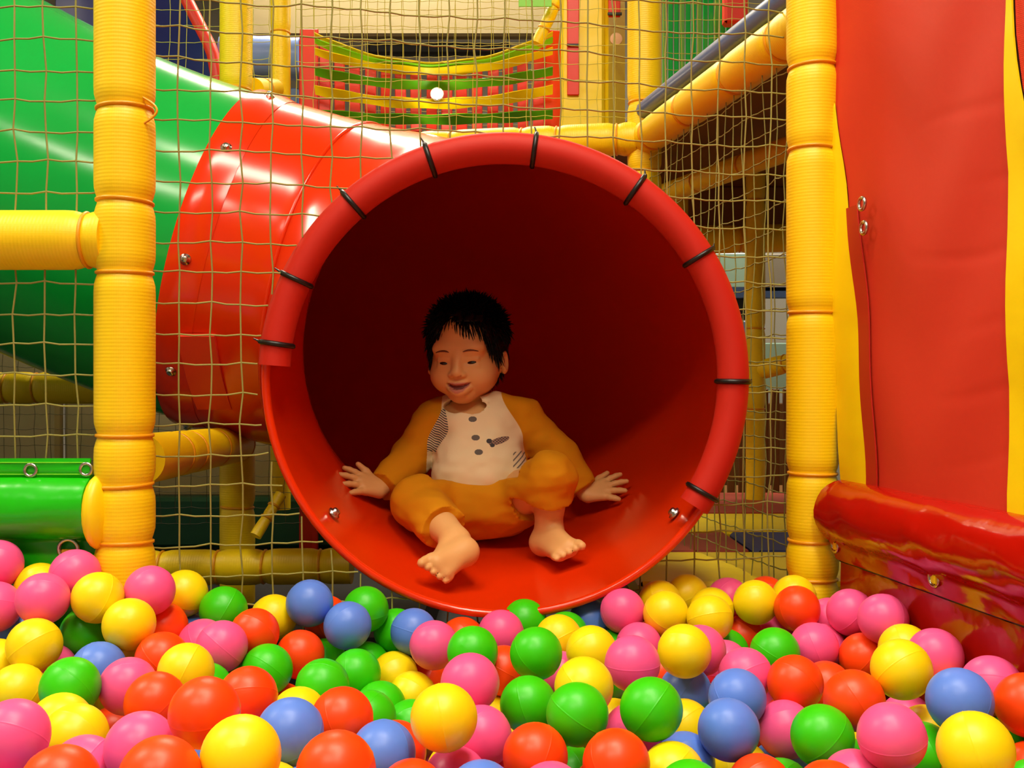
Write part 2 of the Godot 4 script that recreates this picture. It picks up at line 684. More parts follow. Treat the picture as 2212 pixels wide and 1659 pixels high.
# ---------------------------------------------------------------- vinyl roll at the lower left
func ring_mesh(p: Vector3, out: Vector3, r: float, thick: float) -> ArrayMesh:
	var b := MB.new()
	var nn := out.cross(Vector3.UP if absf(out.y) < 0.9 else Vector3.RIGHT).normalized()
	var bb := out.cross(nn)
	var pts := PackedVector3Array()
	var rr := PackedFloat32Array()
	for i in 21:
		var a := TAU * i / 20.0
		pts.append(p + (nn * cos(a) + bb * sin(a)) * r)
		rr.append(thick)
	b.sweep(pts, rr, 8, false)
	return b.mesh()


func left_roll() -> void:
	var t := thing("padded_roll", "bright green vinyl roll with eyelets beside the left post", "padding", Vector3(-1.1, 0, -1.5))
	var prof := [Vector2(0.012, 0.512), Vector2(0.013, 0.497), Vector2(0.014, 0.486)]
	for i in 15:
		var a := deg_to_rad(lerpf(96.0, -100.0, i / 14.0))
		prof.append(Vector2(cos(a) * 0.045, 0.44 + sin(a) * 0.045))
	prof.append_array([Vector2(-0.006, 0.386), Vector2(-0.002, 0.36), Vector2(0.0, 0.3), Vector2(-0.004, 0.2), Vector2(-0.004, 0.1), Vector2(-0.004, 0.005)])
	var rows := []
	for k in prof.size():
		var row := []
		for j in 25:
			var x := lerpf(-1.75, -0.612, j / 24.0)
			row.append(Vector3(x, prof[k].y, -1.5 + prof[k].x + 0.0012 * sin(x * 31.0 + k)))
		rows.append(row)
	var m := MB.new()
	m.sheet(rows, 0.004, true)
	part("vinyl_cover", m.mesh(), M.vinyl_green, t)
	part("core", bar_mesh(Vector3(-1.75, 0.44, -1.5), Vector3(-0.606, 0.44, -1.5), 0.043), M.vinyl_green, t)
	for s in [0.506, 0.489]:
		part("seam", bar_mesh(Vector3(-1.75, s, -1.4845), Vector3(-0.612, s, -1.4845), 0.0008, 6), M.lime, t)
	for q in [[66.0, 1016.0], [186.0, 1014.0]]:
		var p := at(q[0], q[1], 1.484)
		part("eyelet", ring_mesh(p, Vector3.BACK, 0.0085, 0.0026), M.steel, t, "chrome eyelet")
	var lo := at(148, 1186, 1.496)
	var low := part("eyelet", ring_mesh(lo, Vector3.BACK, 0.014, 0.0035), M.steel, t, "chrome eyelet")
	part("strap", box_mesh(lo + Vector3(0, -0.004, 0), Vector3(0.02, 0.008, 0.003), 0.001), M.tie, low)
	# yellow collar where the roll meets the post
	var cb := MB.new()
	cb.ball(Vector3(-0.598, 0.435, -1.482), Vector3(0.02, 0, 0), Vector3(0, 0.054, 0), Vector3(0, 0, 0.04))
	part("end_collar", cb.mesh(), M.yellow, t, "yellow padded collar")


# ---------------------------------------------------------------- red padded wall and curtain on the right
func wall_x(d: float) -> float:
	return 0.53 + 0.16 * (1.68 - d)


func right_wall() -> void:
	var side := Vector3(-0.987, 0, 0.157).rotated(Vector3.UP, 0.0)
	var t := thing("padded_roll", "glossy red vinyl roll and skirt on the right wall", "padding", Vector3(0.6, 0, -1.1))
	var prof := []
	for i in 17:
		var a := deg_to_rad(lerpf(150.0, -62.0, i / 16.0))
		prof.append(Vector2(cos(a) * 0.049, 0.414 + sin(a) * 0.05))
	prof.append_array([Vector2(0.017, 0.36), Vector2(0.013, 0.345), Vector2(0.012, 0.339)])
	var m := MB.new()
	m.sheet(wall_rows(prof, side, 1.652, 44), 0.004, true)
	part("roll_cover", m.mesh(), M.vinyl_red, t)
	m = MB.new()
	m.sheet(wall_rows([Vector2(0.004, 0.3345), Vector2(0.005, 0.25), Vector2(0.003, 0.15), Vector2(0.002, 0.07), Vector2(0.0, 0.003)], side, 1.652, 44), 0.004, true)
	part("skirt", m.mesh(), M.vinyl_red, t)
	part("core", bar_mesh(Vector3(wall_x(1.65), 0.414, -1.65), Vector3(wall_x(-0.2), 0.414, 0.2), 0.0455), M.vinyl_red, t)
	part("cord", bar_mesh(Vector3(wall_x(1.652), 0.3365, -1.652) + side * 0.004, Vector3(wall_x(-0.2), 0.3365, 0.2) + side * 0.004, 0.0035, 8), M.black_tie, t)
	for d in [1.64, 1.363, 1.07, 0.78, 0.49]:
		var p := Vector3(wall_x(d), 0.362, -d) + side * 0.0205
		var ey := part("eyelet", ring_mesh(p, side, 0.0105, 0.0028), M.steel, t, "chrome eyelet")
		part("strap", box_mesh(p, Vector3(0.006, 0.015, 0.022), 0.002, -0.16), M.yellow, ey)
	# hanging mesh curtain with yellow bindings
	var c := thing("mesh_curtain", "red mesh curtain with yellow bindings above the red roll", "curtain", Vector3(0.56, 0.46, -1.5))
	var y0 := 0.455
	var rows := []
	var redge := []
	for i in 181:
		var y := lerpf(y0, 1.75, i / 180.0)
		var row := []
		for j in 45:
			var d := lerpf(left_edge(y), 1.238, j / 44.0)
			row.append(curtain_point(d, y))
		rows.append(row)
	m = MB.new()
	m.sheet(rows, 0.0015)
	part("red_panel", m.mesh(), M.curtain, c)
	rows = []
	for i in 21:
		var y := lerpf(y0, 0.9, i / 20.0)
		var row := []
		for j in 5:
			row.append(curtain_point(left_edge(y) - 0.034 * j / 4.0, y) + side * 0.005)
		rows.append(row)
	m = MB.new()
	m.sheet(rows, 0.002)
	part("hem", m.mesh(), M.red_hem, c, "darker red hem")
	rows = []
	for i in 41:
		var y := lerpf(y0, 1.75, i / 40.0)
		var row := []
		for j in 9:
			var e := left_edge(y)
			row.append(curtain_point(lerpf(e + 0.085 - 0.012 * sin(y * 5.0), e - 0.002, j / 8.0), y) + side * (0.004 + 0.004 * sin(PI * j / 8.0)))
		rows.append(row)
	m = MB.new()
	m.sheet(rows, 0.0025)
	part("binding", m.mesh(), M.yellow, c, "yellow binding strip")
	rows = []
	for i in 41:
		var y := lerpf(y0, 1.75, i / 40.0)
		var w := lerpf(0.06, 0.008, smoothstep(0.75, 1.12, y))
		var row := []
		for j in 9:
			row.append(curtain_point(lerpf(1.2385, 1.2385 - w, j / 8.0), y) + side * 0.004)
		rows.append(row)
	m = MB.new()
	m.sheet(rows, 0.0025)
	part("binding", m.mesh(), M.yellow, c, "yellow binding strip")
	rows = []
	for i in 21:
		var y := lerpf(y0, 1.75, i / 20.0)
		var w := lerpf(0.06, 0.008, smoothstep(0.75, 1.12, y))
		var row := []
		for j in 13:
			row.append(curtain_point(lerpf(1.2385 - w, 0.5, j / 12.0), y))
		rows.append(row)
	m = MB.new()
	m.sheet(rows, 0.0015)
	part("red_panel", m.mesh(), M.curtain, c)
	for q in [[1862.0, 440.0], [1866.0, 492.0]]:
		var p := at(q[0], q[1], 1.56)
		part("eyelet", ring_mesh(p, side, 0.009, 0.003), M.steel, c, "chrome eyelet")


func wall_rows(prof: Array, side: Vector3, d0: float, n: int) -> Array:
	var rows := []
	for k in prof.size():
		var row := []
		for j in n + 1:
			var d := lerpf(d0, -0.2, float(j) / n)
			row.append(Vector3(wall_x(d), prof[k].y, -d) + side * (prof[k].x + 0.001 * sin(d * 37.0 + k * 1.3) + 0.0008 * sin(d * 83.0 - k)))
		rows.append(row)
	return rows


func left_edge(y: float) -> float:
	return 1.58 + 0.03 * smoothstep(0.47, 0.8, y) + 0.06 * smoothstep(0.7, 1.15, y) + 0.09 * smoothstep(1.05, 1.3, y)


func curtain_point(d: float, y: float) -> Vector3:
	var s := 0.004 * sin(d * 16.0 + y * 2.0) + 0.0022 * sin(d * 7.0 + y * 23.0 + 1.5 * sin(d * 19.0)) + 0.0011 * pow(maxf(0.0, sin(y * 71.0 + d * 6.0 + 1.2 * sin(d * 13.0 + y * 5.0))), 12.0) * smoothstep(1.42, 1.27, d + 0.07 * sin(y * 37.0)) * smoothstep(1.15, 0.9, y)
	return Vector3(wall_x(d) + s, y, -d)


# ---------------------------------------------------------------- nets
func hash1(a: float, b: float) -> float:
	return fposmod(sin(a * 127.1 + b * 311.7) * 43758.5453, 1.0) * 2.0 - 1.0


# knotted net: cords along u and cords along v; each cord is a part
func net(called: String, label: String, origin: Vector3, u: Vector3, v: Vector3, nu: int, nv: int, cu: float, cv: float, r: float, m: Material, hole := Vector3.ZERO, hole_r := 0.0, wild := 1.0) -> void:
	var t := thing(called, label, "net", origin, "knotted nets")
	var out := u.cross(v).normalized()
	var node := func(i: float, j: float) -> Vector3:
		return origin + u * (i * cu + wild * 0.0028 * hash1(i, j + 3.0)) + v * (j * cv + wild * 0.0028 * hash1(i + 9.0, j)) + out * wild * (0.004 * sin(i * 0.9 + j * 0.6) + 0.002 * hash1(j, i))
	for dirn in 2:
		var lines := nv if dirn == 0 else nu
		var steps := nu if dirn == 0 else nv
		for a in lines:
			var run := PackedVector3Array()
			var prev := Vector3.ZERO
			for s in steps:
				var p: Vector3 = node.call(s, a) if dirn == 0 else node.call(a, s)
				if s > 0:
					var mid := (prev + p) / 2.0 + (Vector3(0, -0.0018, 0) if dirn == 0 else Vector3.ZERO) * wild
					for seg in [[prev, mid], [mid, p]]:
						var pa: Vector3 = seg[0]
						var pb: Vector3 = seg[1]
						var ina := hole_r > 0.0 and in_hole(pa, hole, hole_r)
						var inb := hole_r > 0.0 and in_hole(pb, hole, hole_r)
						if ina and inb:
							continue
						if ina or inb:
							var lo := pa if not ina else pb
							var hi := pb if not ina else pa
							for k in 10:
								var q := (lo + hi) / 2.0
								if in_hole(q, hole, hole_r):
									hi = q
								else:
									lo = q
							if ina:
								run = PackedVector3Array([lo, pb])
							else:
								if run.is_empty():
									run.append(pa)
								run.append(lo)
								cord(run, r, m, t)
								run = PackedVector3Array()
							continue
						if run.is_empty():
							run.append(pa)
						run.append(pb)
				prev = p
			if run.size() > 1:
				cord(run, r, m, t)


func in_hole(p: Vector3, hole: Vector3, r: float) -> bool:
	return Vector2(p.x - hole.x, p.y - hole.y).length() < r


func cord(pts: PackedVector3Array, r: float, m: Material, t: Node3D) -> void:
	var b := MB.new()
	var rr := PackedFloat32Array()
	for p in pts:
		rr.append(r)
	b.sweep(pts, rr, 5, false)
	part("cord", b.mesh(), m, t)


func front_nets() -> void:
	var u := Vector3(1.066, 0, -0.2).normalized()
	var y0 := CH - 0.2459 - 6 * 0.0462
	net("climbing_net", "knotted net between the two front posts, tied round the tube mouth", Vector3(-0.567, y0, -1.54) + u * 0.0185, u, Vector3.UP, 24, 32, 0.0455, 0.0462, 0.0014, M.net, MOUTH, 0.379)
	net("climbing_net", "knotted net left of the left post in front of the green tube", Vector3(-0.5937, 0.5, -1.5), Vector3(-1, 0, 0), Vector3.UP, 25, 24, 0.0448, 0.0447, 0.0014, M.net)
	var c := at(1392, 302, 2.55)
	var su := Vector3(c.x - 0.499, 0, c.z + 1.7).normalized()
	net("climbing_net", "knotted net running back from the right post under the slanting bar", Vector3(0.499, 0.2, -1.7) + su * 0.005, su, Vector3.UP, 20, 23, 0.045, 0.0462, 0.0012, M.net)
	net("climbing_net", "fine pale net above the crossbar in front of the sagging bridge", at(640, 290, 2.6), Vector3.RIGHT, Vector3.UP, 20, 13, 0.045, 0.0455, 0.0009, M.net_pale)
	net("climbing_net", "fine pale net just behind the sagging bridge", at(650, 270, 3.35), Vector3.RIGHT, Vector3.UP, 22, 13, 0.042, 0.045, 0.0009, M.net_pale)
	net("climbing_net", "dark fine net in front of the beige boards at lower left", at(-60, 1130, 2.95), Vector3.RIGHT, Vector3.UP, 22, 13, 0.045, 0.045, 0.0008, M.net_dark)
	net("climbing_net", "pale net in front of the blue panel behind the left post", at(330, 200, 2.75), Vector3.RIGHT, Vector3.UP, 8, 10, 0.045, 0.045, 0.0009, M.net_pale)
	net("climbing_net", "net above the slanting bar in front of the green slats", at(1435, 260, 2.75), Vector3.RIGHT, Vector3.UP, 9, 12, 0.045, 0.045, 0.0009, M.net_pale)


# ---------------------------------------------------------------- upper level behind the tube
func ribbon(x0: float, x1: float, y0: float, sag: float, w: float, d: float, twist := 0.0) -> ArrayMesh:
	var rows := []
	for i in 3:
		var row := []
		for j in 33:
			var x := lerpf(x0, x1, j / 32.0)
			var q := (x - 935.0) / 262.0
			var p := at(x, y0 + sag * (1.0 - q * q) + w * (0.5 - i / 2.0), d)
			row.append(p + Vector3(0, 0, 0.006 * sin(x * 0.05 + i) + twist * (i - 1.0)))
		rows.append(row)
	var m := MB.new()
	m.sheet(rows, 0.003)
	return m.mesh()


func upper_level() -> void:
	# posts left of the bridge
	padded("padded_post", at(510, 1200, 2.77), at(510, -120, 2.77), 0.0435, [0.3, 0.9, 1.26], "bright yellow padded post behind the joint of the tube", "post", "padded yellow posts")
	padded("padded_post", at(606, 1100, 3.05), at(606, -120, 3.05), 0.0295, [0.5, 1.2, 1.42], "thin yellow padded post left of the sagging bridge", "post", "padded yellow posts")
	padded("padded_bar", at(548, 192, 2.85), at(592, 192, 3.0), 0.03, [0.08], "short yellow padded bar joining two posts behind the tube", "bar", "padded yellow bars")
	# sagging bridge: red slats, yellow and green straps
	var t := thing("sagging_bridge", "red slatted bridge guard with sagging yellow and green straps", "bridge", at(930, 270, 3.12))
	for i in 17:
		var x := 668.0 + 33.0 * i
		var q := (x - 935.0) / 262.0
		var top := 66.0 + 74.0 * (1.0 - q * q)
		var m := MB.new()
		var a := at(x, 285, 3.13)
		var b := at(x + 2.0 * sin(i * 1.7), top, 3.13)
		var w := 0.0165 if i > 0 and i < 16 else 0.028
		m.box((a + b) / 2, Vector3(w, 0, 0).rotated(Vector3.UP, 0.25 * sin(i * 2.1)), (b - a) / 2, Vector3(0, 0, 0.005), 0.002)
		part("slat", m.mesh(), M.red_pad, t)
	for k in [[70.0, 82.0, 4.0, M.yellow], [84.0, 76.0, 9.0, M.lime], [108.0, 60.0, 12.0, M.yellow], [152.0, 46.0, 15.0, M.green_pad], [192.0, 46.0, 17.0, M.yellow], [246.0, 26.0, 17.0, M.green_pad]]:
		part("strap", ribbon(680, 1194, k[0], k[1] - 14.0, k[2], 3.08, 0.012), k[3], t)
	# red end post of the bridge and pale blue roll
	single("end_pad", box_mesh(Vector3(at(667, 0, 3.2).x, 0.86, -3.2), Vector3(0.055, 1.68, 0.05), 0.012), M.red_pad, "red padded upright at the left end of the bridge", "padding")
	var roll := thing("padded_roll", "pale blue glossy roll behind the yellow posts", "padding", at(550, 190, 3.45))
	part("roll", bar_mesh(at(482, 122, 3.6), at(652, 126, 3.6), 0.075, 28), M.pale_blue, roll)
	part("skirt", box_mesh(Vector3(at(560, 0, 3.61).x, 0.83, -3.61), Vector3(0.28, 1.66, 0.03), 0.004), M.slate, roll)
	# blue panel with a red edge
	var bp := thing("blue_panel", "deep blue panel with a curved red edge behind the left net", "panel", at(390, 190, 3.5))
	var rows := []
	var edge := PackedVector3Array()
	var er := PackedFloat32Array()
	for i in 17:
		var py := lerpf(-140, 240, i / 16.0)
		var ex := 392.0 + 0.5 * clampf(py, -140.0, 110.0) + 14.0 * smoothstep(90.0, 200.0, py)
		var row := []
		for j in 9:
			row.append(at(lerpf(120.0, ex, j / 8.0), py, 3.5 + 0.05 * sin(j * 0.5)))
		rows.append(row)
		edge.append(at(ex + 10.0, py, 3.47))
		er.append(0.024)
	var m := MB.new()
	m.sheet(rows, 0.02, true)
	part("board", m.mesh(), M.blue, bp)
	m = MB.new()
	m.sweep(edge, er, 14)
	part("edging", m.mesh(), M.red_pad, bp, "red padded edge")
	# tan fascia high at the back with a dark gap under it
	single("fascia_board", box_mesh(at(920, -270, 4.4), Vector3(1.6, 1.4, 0.06), 0.01), M.tan, "broad tan board high above the sagging bridge", "board")
	single("dark_rail", box_mesh(at(950, 108, 4.45), Vector3(0.62, 0.05, 0.05), 0.01), M.dark, "black rail just under the tan board", "rail")
	# yellow board with red strips
	var yb := thing("yellow_board", "broad yellow padded board with red strips right of the bridge", "board", at(1270, 290, 2.95))
	m = MB.new()
	m.box(at(1258, 80, 2.95), Vector3(0.062, 0, 0.0), Vector3(0, 0.30, 0), Vector3(0, 0, 0.02), 0.008)
	part("front_face", m.mesh(), M.yellow, yb)
	m = MB.new()
	m.box(at(1328, 80, 3.0), Vector3(0.03, 0, -0.05), Vector3(0, 0.30, 0), Vector3(0.006, 0, 0.004), 0.002)
	part("side_face", m.mesh(), M.yellow, yb)
	part("red_strip", box_mesh(at(1238, 70, 2.925), Vector3(0.034, 0.36, 0.008), 0.002), M.red_pad, yb)
	part("red_strip", box_mesh(at(1327, -20, 2.9), Vector3(0.034, 0.15, 0.008), 0.002), M.red_pad, yb)
	part("clip", box_mesh(at(1238, 97, 2.915), Vector3(0.036, 0.006, 0.006), 0.001), M.black_tie, yb)
	part("clip", box_mesh(at(1328, 30, 2.89), Vector3(0.04, 0.008, 0.006), 0.001), M.black_tie, yb)
	var st := MB.new()
	st.lathe(at(1331, 84, 2.92), Vector3.BACK, [Vector2(0.0, 0.002), Vector2(0.017, 0.002), Vector2(0.018, 0.0), Vector2(0.0, 0.0)], 20)
	part("sticker", st.mesh(), plain(Color(0.92, 0.72, 0.55), 0.5), yb)
	padded("padded_bar", at(1160, 95, 3.0), at(1222, -40, 3.0), 0.018, [0.05, 0.12], "thin slanting yellow bar at the right end of the bridge", "bar", "padded yellow bars")
	single("lime_flap", box_mesh(at(1156, -4, 2.95), Vector3(0.095, 0.05, 0.004), 0.001), M.lime, "lime green flap hanging at the top of the picture", "flap")
	# green slats and a red block above the slanting bar
	var gs := thing("slat_screen", "screen of upright green slats above the slanting bar", "screen", at(1500, 260, 3.4))
	for i in 13:
		part("slat", box_mesh(at(1436 + i * 12.5, 60, 3.4 + 0.01 * sin(i * 3.0)), Vector3(0.0145, 0.7, 0.012), 0.002), M.tube_green if i % 3 else M.green_pad, gs)
	single("red_block", box_mesh(at(1588, 0, 3.2), Vector3(0.075, 0.16, 0.05), 0.008), M.red_pad, "small red padded block behind the top of the slanting bar", "padding")
	# small bright spotlight seen through the bridge
	var sp := thing("spotlight", "small glaring spotlight seen through the red slats", "lamp", at(944, 203, 3.0))
	var sb := MB.new()
	sb.lathe(at(944, 203, 3.04), Vector3.BACK, [Vector2(0.0, -0.03), Vector2(0.012, -0.028), Vector2(0.02, -0.004), Vector2(0.02, 0.0)], 20)
	part("housing", sb.mesh(), M.steel, sp)
	var gb := MB.new()
	gb.ball(at(944, 203, 3.04), Vector3(0.0175, 0, 0), Vector3(0, 0.0165, 0), Vector3(0, 0, 0.006))
	part("lens", gb.mesh(), M.glow, sp)
	var l := OmniLight3D.new()
	l.name = "spot_glow"
	l.light_energy = 0.02
	l.light_size = 0.015
	l.light_color = Color(1.0, 0.93, 0.8)
	l.shadow_enabled = true
	l.omni_range = 14.0
	sp.add_child(l, true)
	l.position = Vector3(0, 0, -0.02)


# ---------------------------------------------------------------- bay on the right behind the side net
func right_bay() -> void:
	# deck resting on the slanting bar
	var c := at(1392, 302, 2.55)
	var yd := c.y + 0.045
	var d := thing("deck", "blue-edged play deck resting on the slanting yellow bar", "deck", Vector3(1.2, yd, -2.6))
	var m := MB.new()
	var p := [Vector3(0.50, yd, -1.72), Vector3(1.9, yd, -1.50), Vector3(1.9, yd, -3.7), Vector3(0.15, yd, -3.5)]
	var q := []
	for a in p:
		q.append(a + Vector3(0, 0.045, 0))
	m.face(q[0], q[3], q[2], q[1])
	m.face(p[0], p[1], p[2], p[3])
	for i in 4:
		var j := (i + 1) % 4
		m._oriented(p[i], p[j], q[j], q[i], (p[i] + p[j]) / 2 - Vector3(1.2, yd, -2.6))
	part("board", m.mesh(), M.wood, d)
	part("edging", bar_mesh(Vector3(0.492, yd + 0.02, -1.74), Vector3(c.x - 0.008, yd + 0.02, c.z), 0.024, 12), M.slate, d, "blue vinyl edging")
	padded("padded_bar", at(1400, 352, 3.45), at(1900, 352, 3.45), 0.05, [0.2, 0.45], "dim yellow bar under the far edge of the deck", "bar", "padded yellow bars")
	padded("padded_bar", at(1420, 425, 3.0), at(1760, 300, 2.4), 0.03, [0.2, 0.4], "dim slanting yellow beam under the deck", "bar", "padded yellow bars")
	padded("padded_bar", at(1430, 520, 3.3), at(1900, 510, 3.3), 0.045, [0.25, 0.5], "lower dim yellow bar under the deck", "bar", "padded yellow bars")
	padded("padded_post", at(1632, 1090, 3.2), at(1632, 300, 3.2), 0.03, [0.3, 0.55, 0.95], "slim yellow post standing under the deck", "post", "padded yellow posts")
	padded("padded_bar", at(1640, 800, 3.2), at(1800, 760, 3.0), 0.03, [0.1], "short yellow bar leaving the slim post under the deck", "bar", "padded yellow bars")
	padded("padded_post", at(1470, 1090, 3.4), at(1470, 300, 3.4), 0.03, [0.3, 0.8], "yellow post behind the right edge of the tube mouth", "post", "padded yellow posts")
	single("dark_board", box_mesh(Vector3(0.95, yd - 0.085, -3.4), Vector3(1.3, 0.17, 0.04), 0.005), M.wood, "dark brown board hanging in the shade under the deck", "board")
	# pale partition far behind
	var g := thing("partition", "pale cyan partition far behind the right net", "partition", at(1600, 1000, 4.3))
	part("upper_panel", box_mesh(at(1560, 585, 4.3), Vector3(0.30, 0.145, 0.03), 0.004), M.cyan, g)
	part("rail", box_mesh(at(1600, 632, 4.3), Vector3(0.6, 0.05, 0.03), 0.004), M.slate, g)
	part("dark_panel", box_mesh(at(1560, 668, 4.31), Vector3(0.3, 0.09, 0.03), 0.004), M.dark, g)
	part("blue_panel", box_mesh(at(1585, 714, 4.29), Vector3(0.12, 0.08, 0.03), 0.004), M.pale_blue, g)
	part("lower_panel", box_mesh(at(1600, 795, 4.3), Vector3(0.6, 0.21, 0.03), 0.004), M.cyan, g)
	part("side_panel", box_mesh(at(1690, 590, 4.3), Vector3(0.2, 0.16, 0.03), 0.004), M.grey_wall, g)
	part("plinth", box_mesh(Vector3(1.0, 0.27, -4.3), Vector3(0.7, 0.54, 0.04), 0.004), M.wood, g)
	var sl := thing("slat_screen", "dim brown upright slats low under the deck", "screen", at(1660, 1000, 3.6))
	for i in 8:
		part("slat", box_mesh(Vector3(at(1555 + i * 24.0, 920, 3.6).x, 0.406, -3.6), Vector3(0.026, 0.394, 0.015), 0.003), M.wood, sl)
	# raised floor of soft mats beyond the net
	single("raised_floor", box_mesh(Vector3(1.15, 0.105, -3.0), Vector3(1.9, 0.21, 2.3)), M.wood, "raised wooden floor under the soft mats", "platform")
	var mats := [
		[-1.86, -2.2, 0.23, 1.3, M.yellow, "yellow floor mat just behind the right net"],
		[-2.21, -2.5, 0.23, 0.52, M.brown_red, "red-brown floor mat behind the tube mouth's right side"],
		[-2.21, -2.5, 0.53, 1.3, M.navy, "dark blue floor mat near the right post"],
		[-2.51, -2.85, 0.25, 1.3, M.yellow, "yellow floor mat beyond the blue one"],
		[-2.86, -3.4, 0.25, 1.3, M.brown_red, "red-brown floor mat far under the deck"],
	]
	for a in mats:
		single("floor_mat", box_mesh(Vector3((a[2] + a[3]) / 2, 0.235, (a[0] + a[1]) / 2), Vector3(a[3] - a[2], 0.05, absf(a[1] - a[0])), 0.008), a[4], a[5], "mat", Vector3.ZERO, "soft floor mats")
	# low red board closing the pit below the nets
	var u := Vector3(1.066, 0, -0.2).normalized()
	var b := MB.new()
	b.box(Vector3(-0.034, 0.07, -1.685), u * 0.49, Vector3(0, 0.07, 0), Vector3(u.z, 0, -u.x) * 0.008, 0.003)
	single("pit_board", b.mesh(), M.brown_red, "low dark red board at the back of the ball pit", "board")


# ---------------------------------------------------------------- lower left behind the net
func left_back() -> void:
	single("raised_floor", box_mesh(Vector3(-1.5, 0.05, -3.4), Vector3(2.6, 0.1, 2.6)), M.dark, "dark floor behind the left net", "platform")
	for i in 4:
		var x := -2.3 + i * 0.56
		single("beige_board", box_mesh(Vector3(x, 0.68, -3.35 + 0.02 * (i % 2)), Vector3(0.55, 0.86, 0.05), 0.012), M.beige, ["beige padded board out at the left edge, behind the roll", "beige padded board under the green tube at the left edge", "beige padded board just left of the yellow post", "beige padded board under the red tube section"][i], "board", Vector3.ZERO, "beige padded boards")
	single("teal_mat", box_mesh(Vector3(-1.2, 0.18, -3.28), Vector3(2.4, 0.16, 0.08), 0.012), M.teal, "dark teal padding along the foot of the beige boards", "mat")
	padded("padded_bar", at(-250, 838, 2.75), at(420, 838, 2.75), 0.043, [0.24, 0.33, 0.41, 0.6], "yellow padded bar behind and below the green tube", "bar", "padded yellow bars")
	padded("padded_bar", at(300, 993, 1.6), at(515, 959, 2.35), 0.0405, [0.2, 0.3, 0.5, 0.75], "yellow padded bar running back from the left post", "bar", "padded yellow bars")
	padded("padded_post", at(513, 1300, 2.38), at(513, 952, 2.38), 0.04, [0.1, 0.22, 0.36], "short yellow padded post under the red tube section", "post", "padded yellow posts")
	padded("padded_bar", at(250, 1228, 2.2), at(760, 1222, 2.2), 0.0385, [0.1, 0.22, 0.32, 0.44], "low yellow padded bar behind the net left of the tube", "bar", "padded yellow bars")
	padded("padded_bar", at(607, 1068, 2.2), at(552, 1158, 2.15), 0.0125, [0.03, 0.06], "small slanting yellow brace beside the tube mouth", "bar", "padded yellow bars")
	var k := thing("tube_support", "dark steel bracket holding up the red tube section", "bracket", at(450, 915, 2.3))
	part("plate", box_mesh(at(455, 908, 2.3), Vector3(0.07, 0.012, 0.06), 0.002), M.dark, k)
	part("stem", box_mesh(at(490, 922, 2.34), Vector3(0.03, 0.04, 0.03), 0.004), M.dark, k)


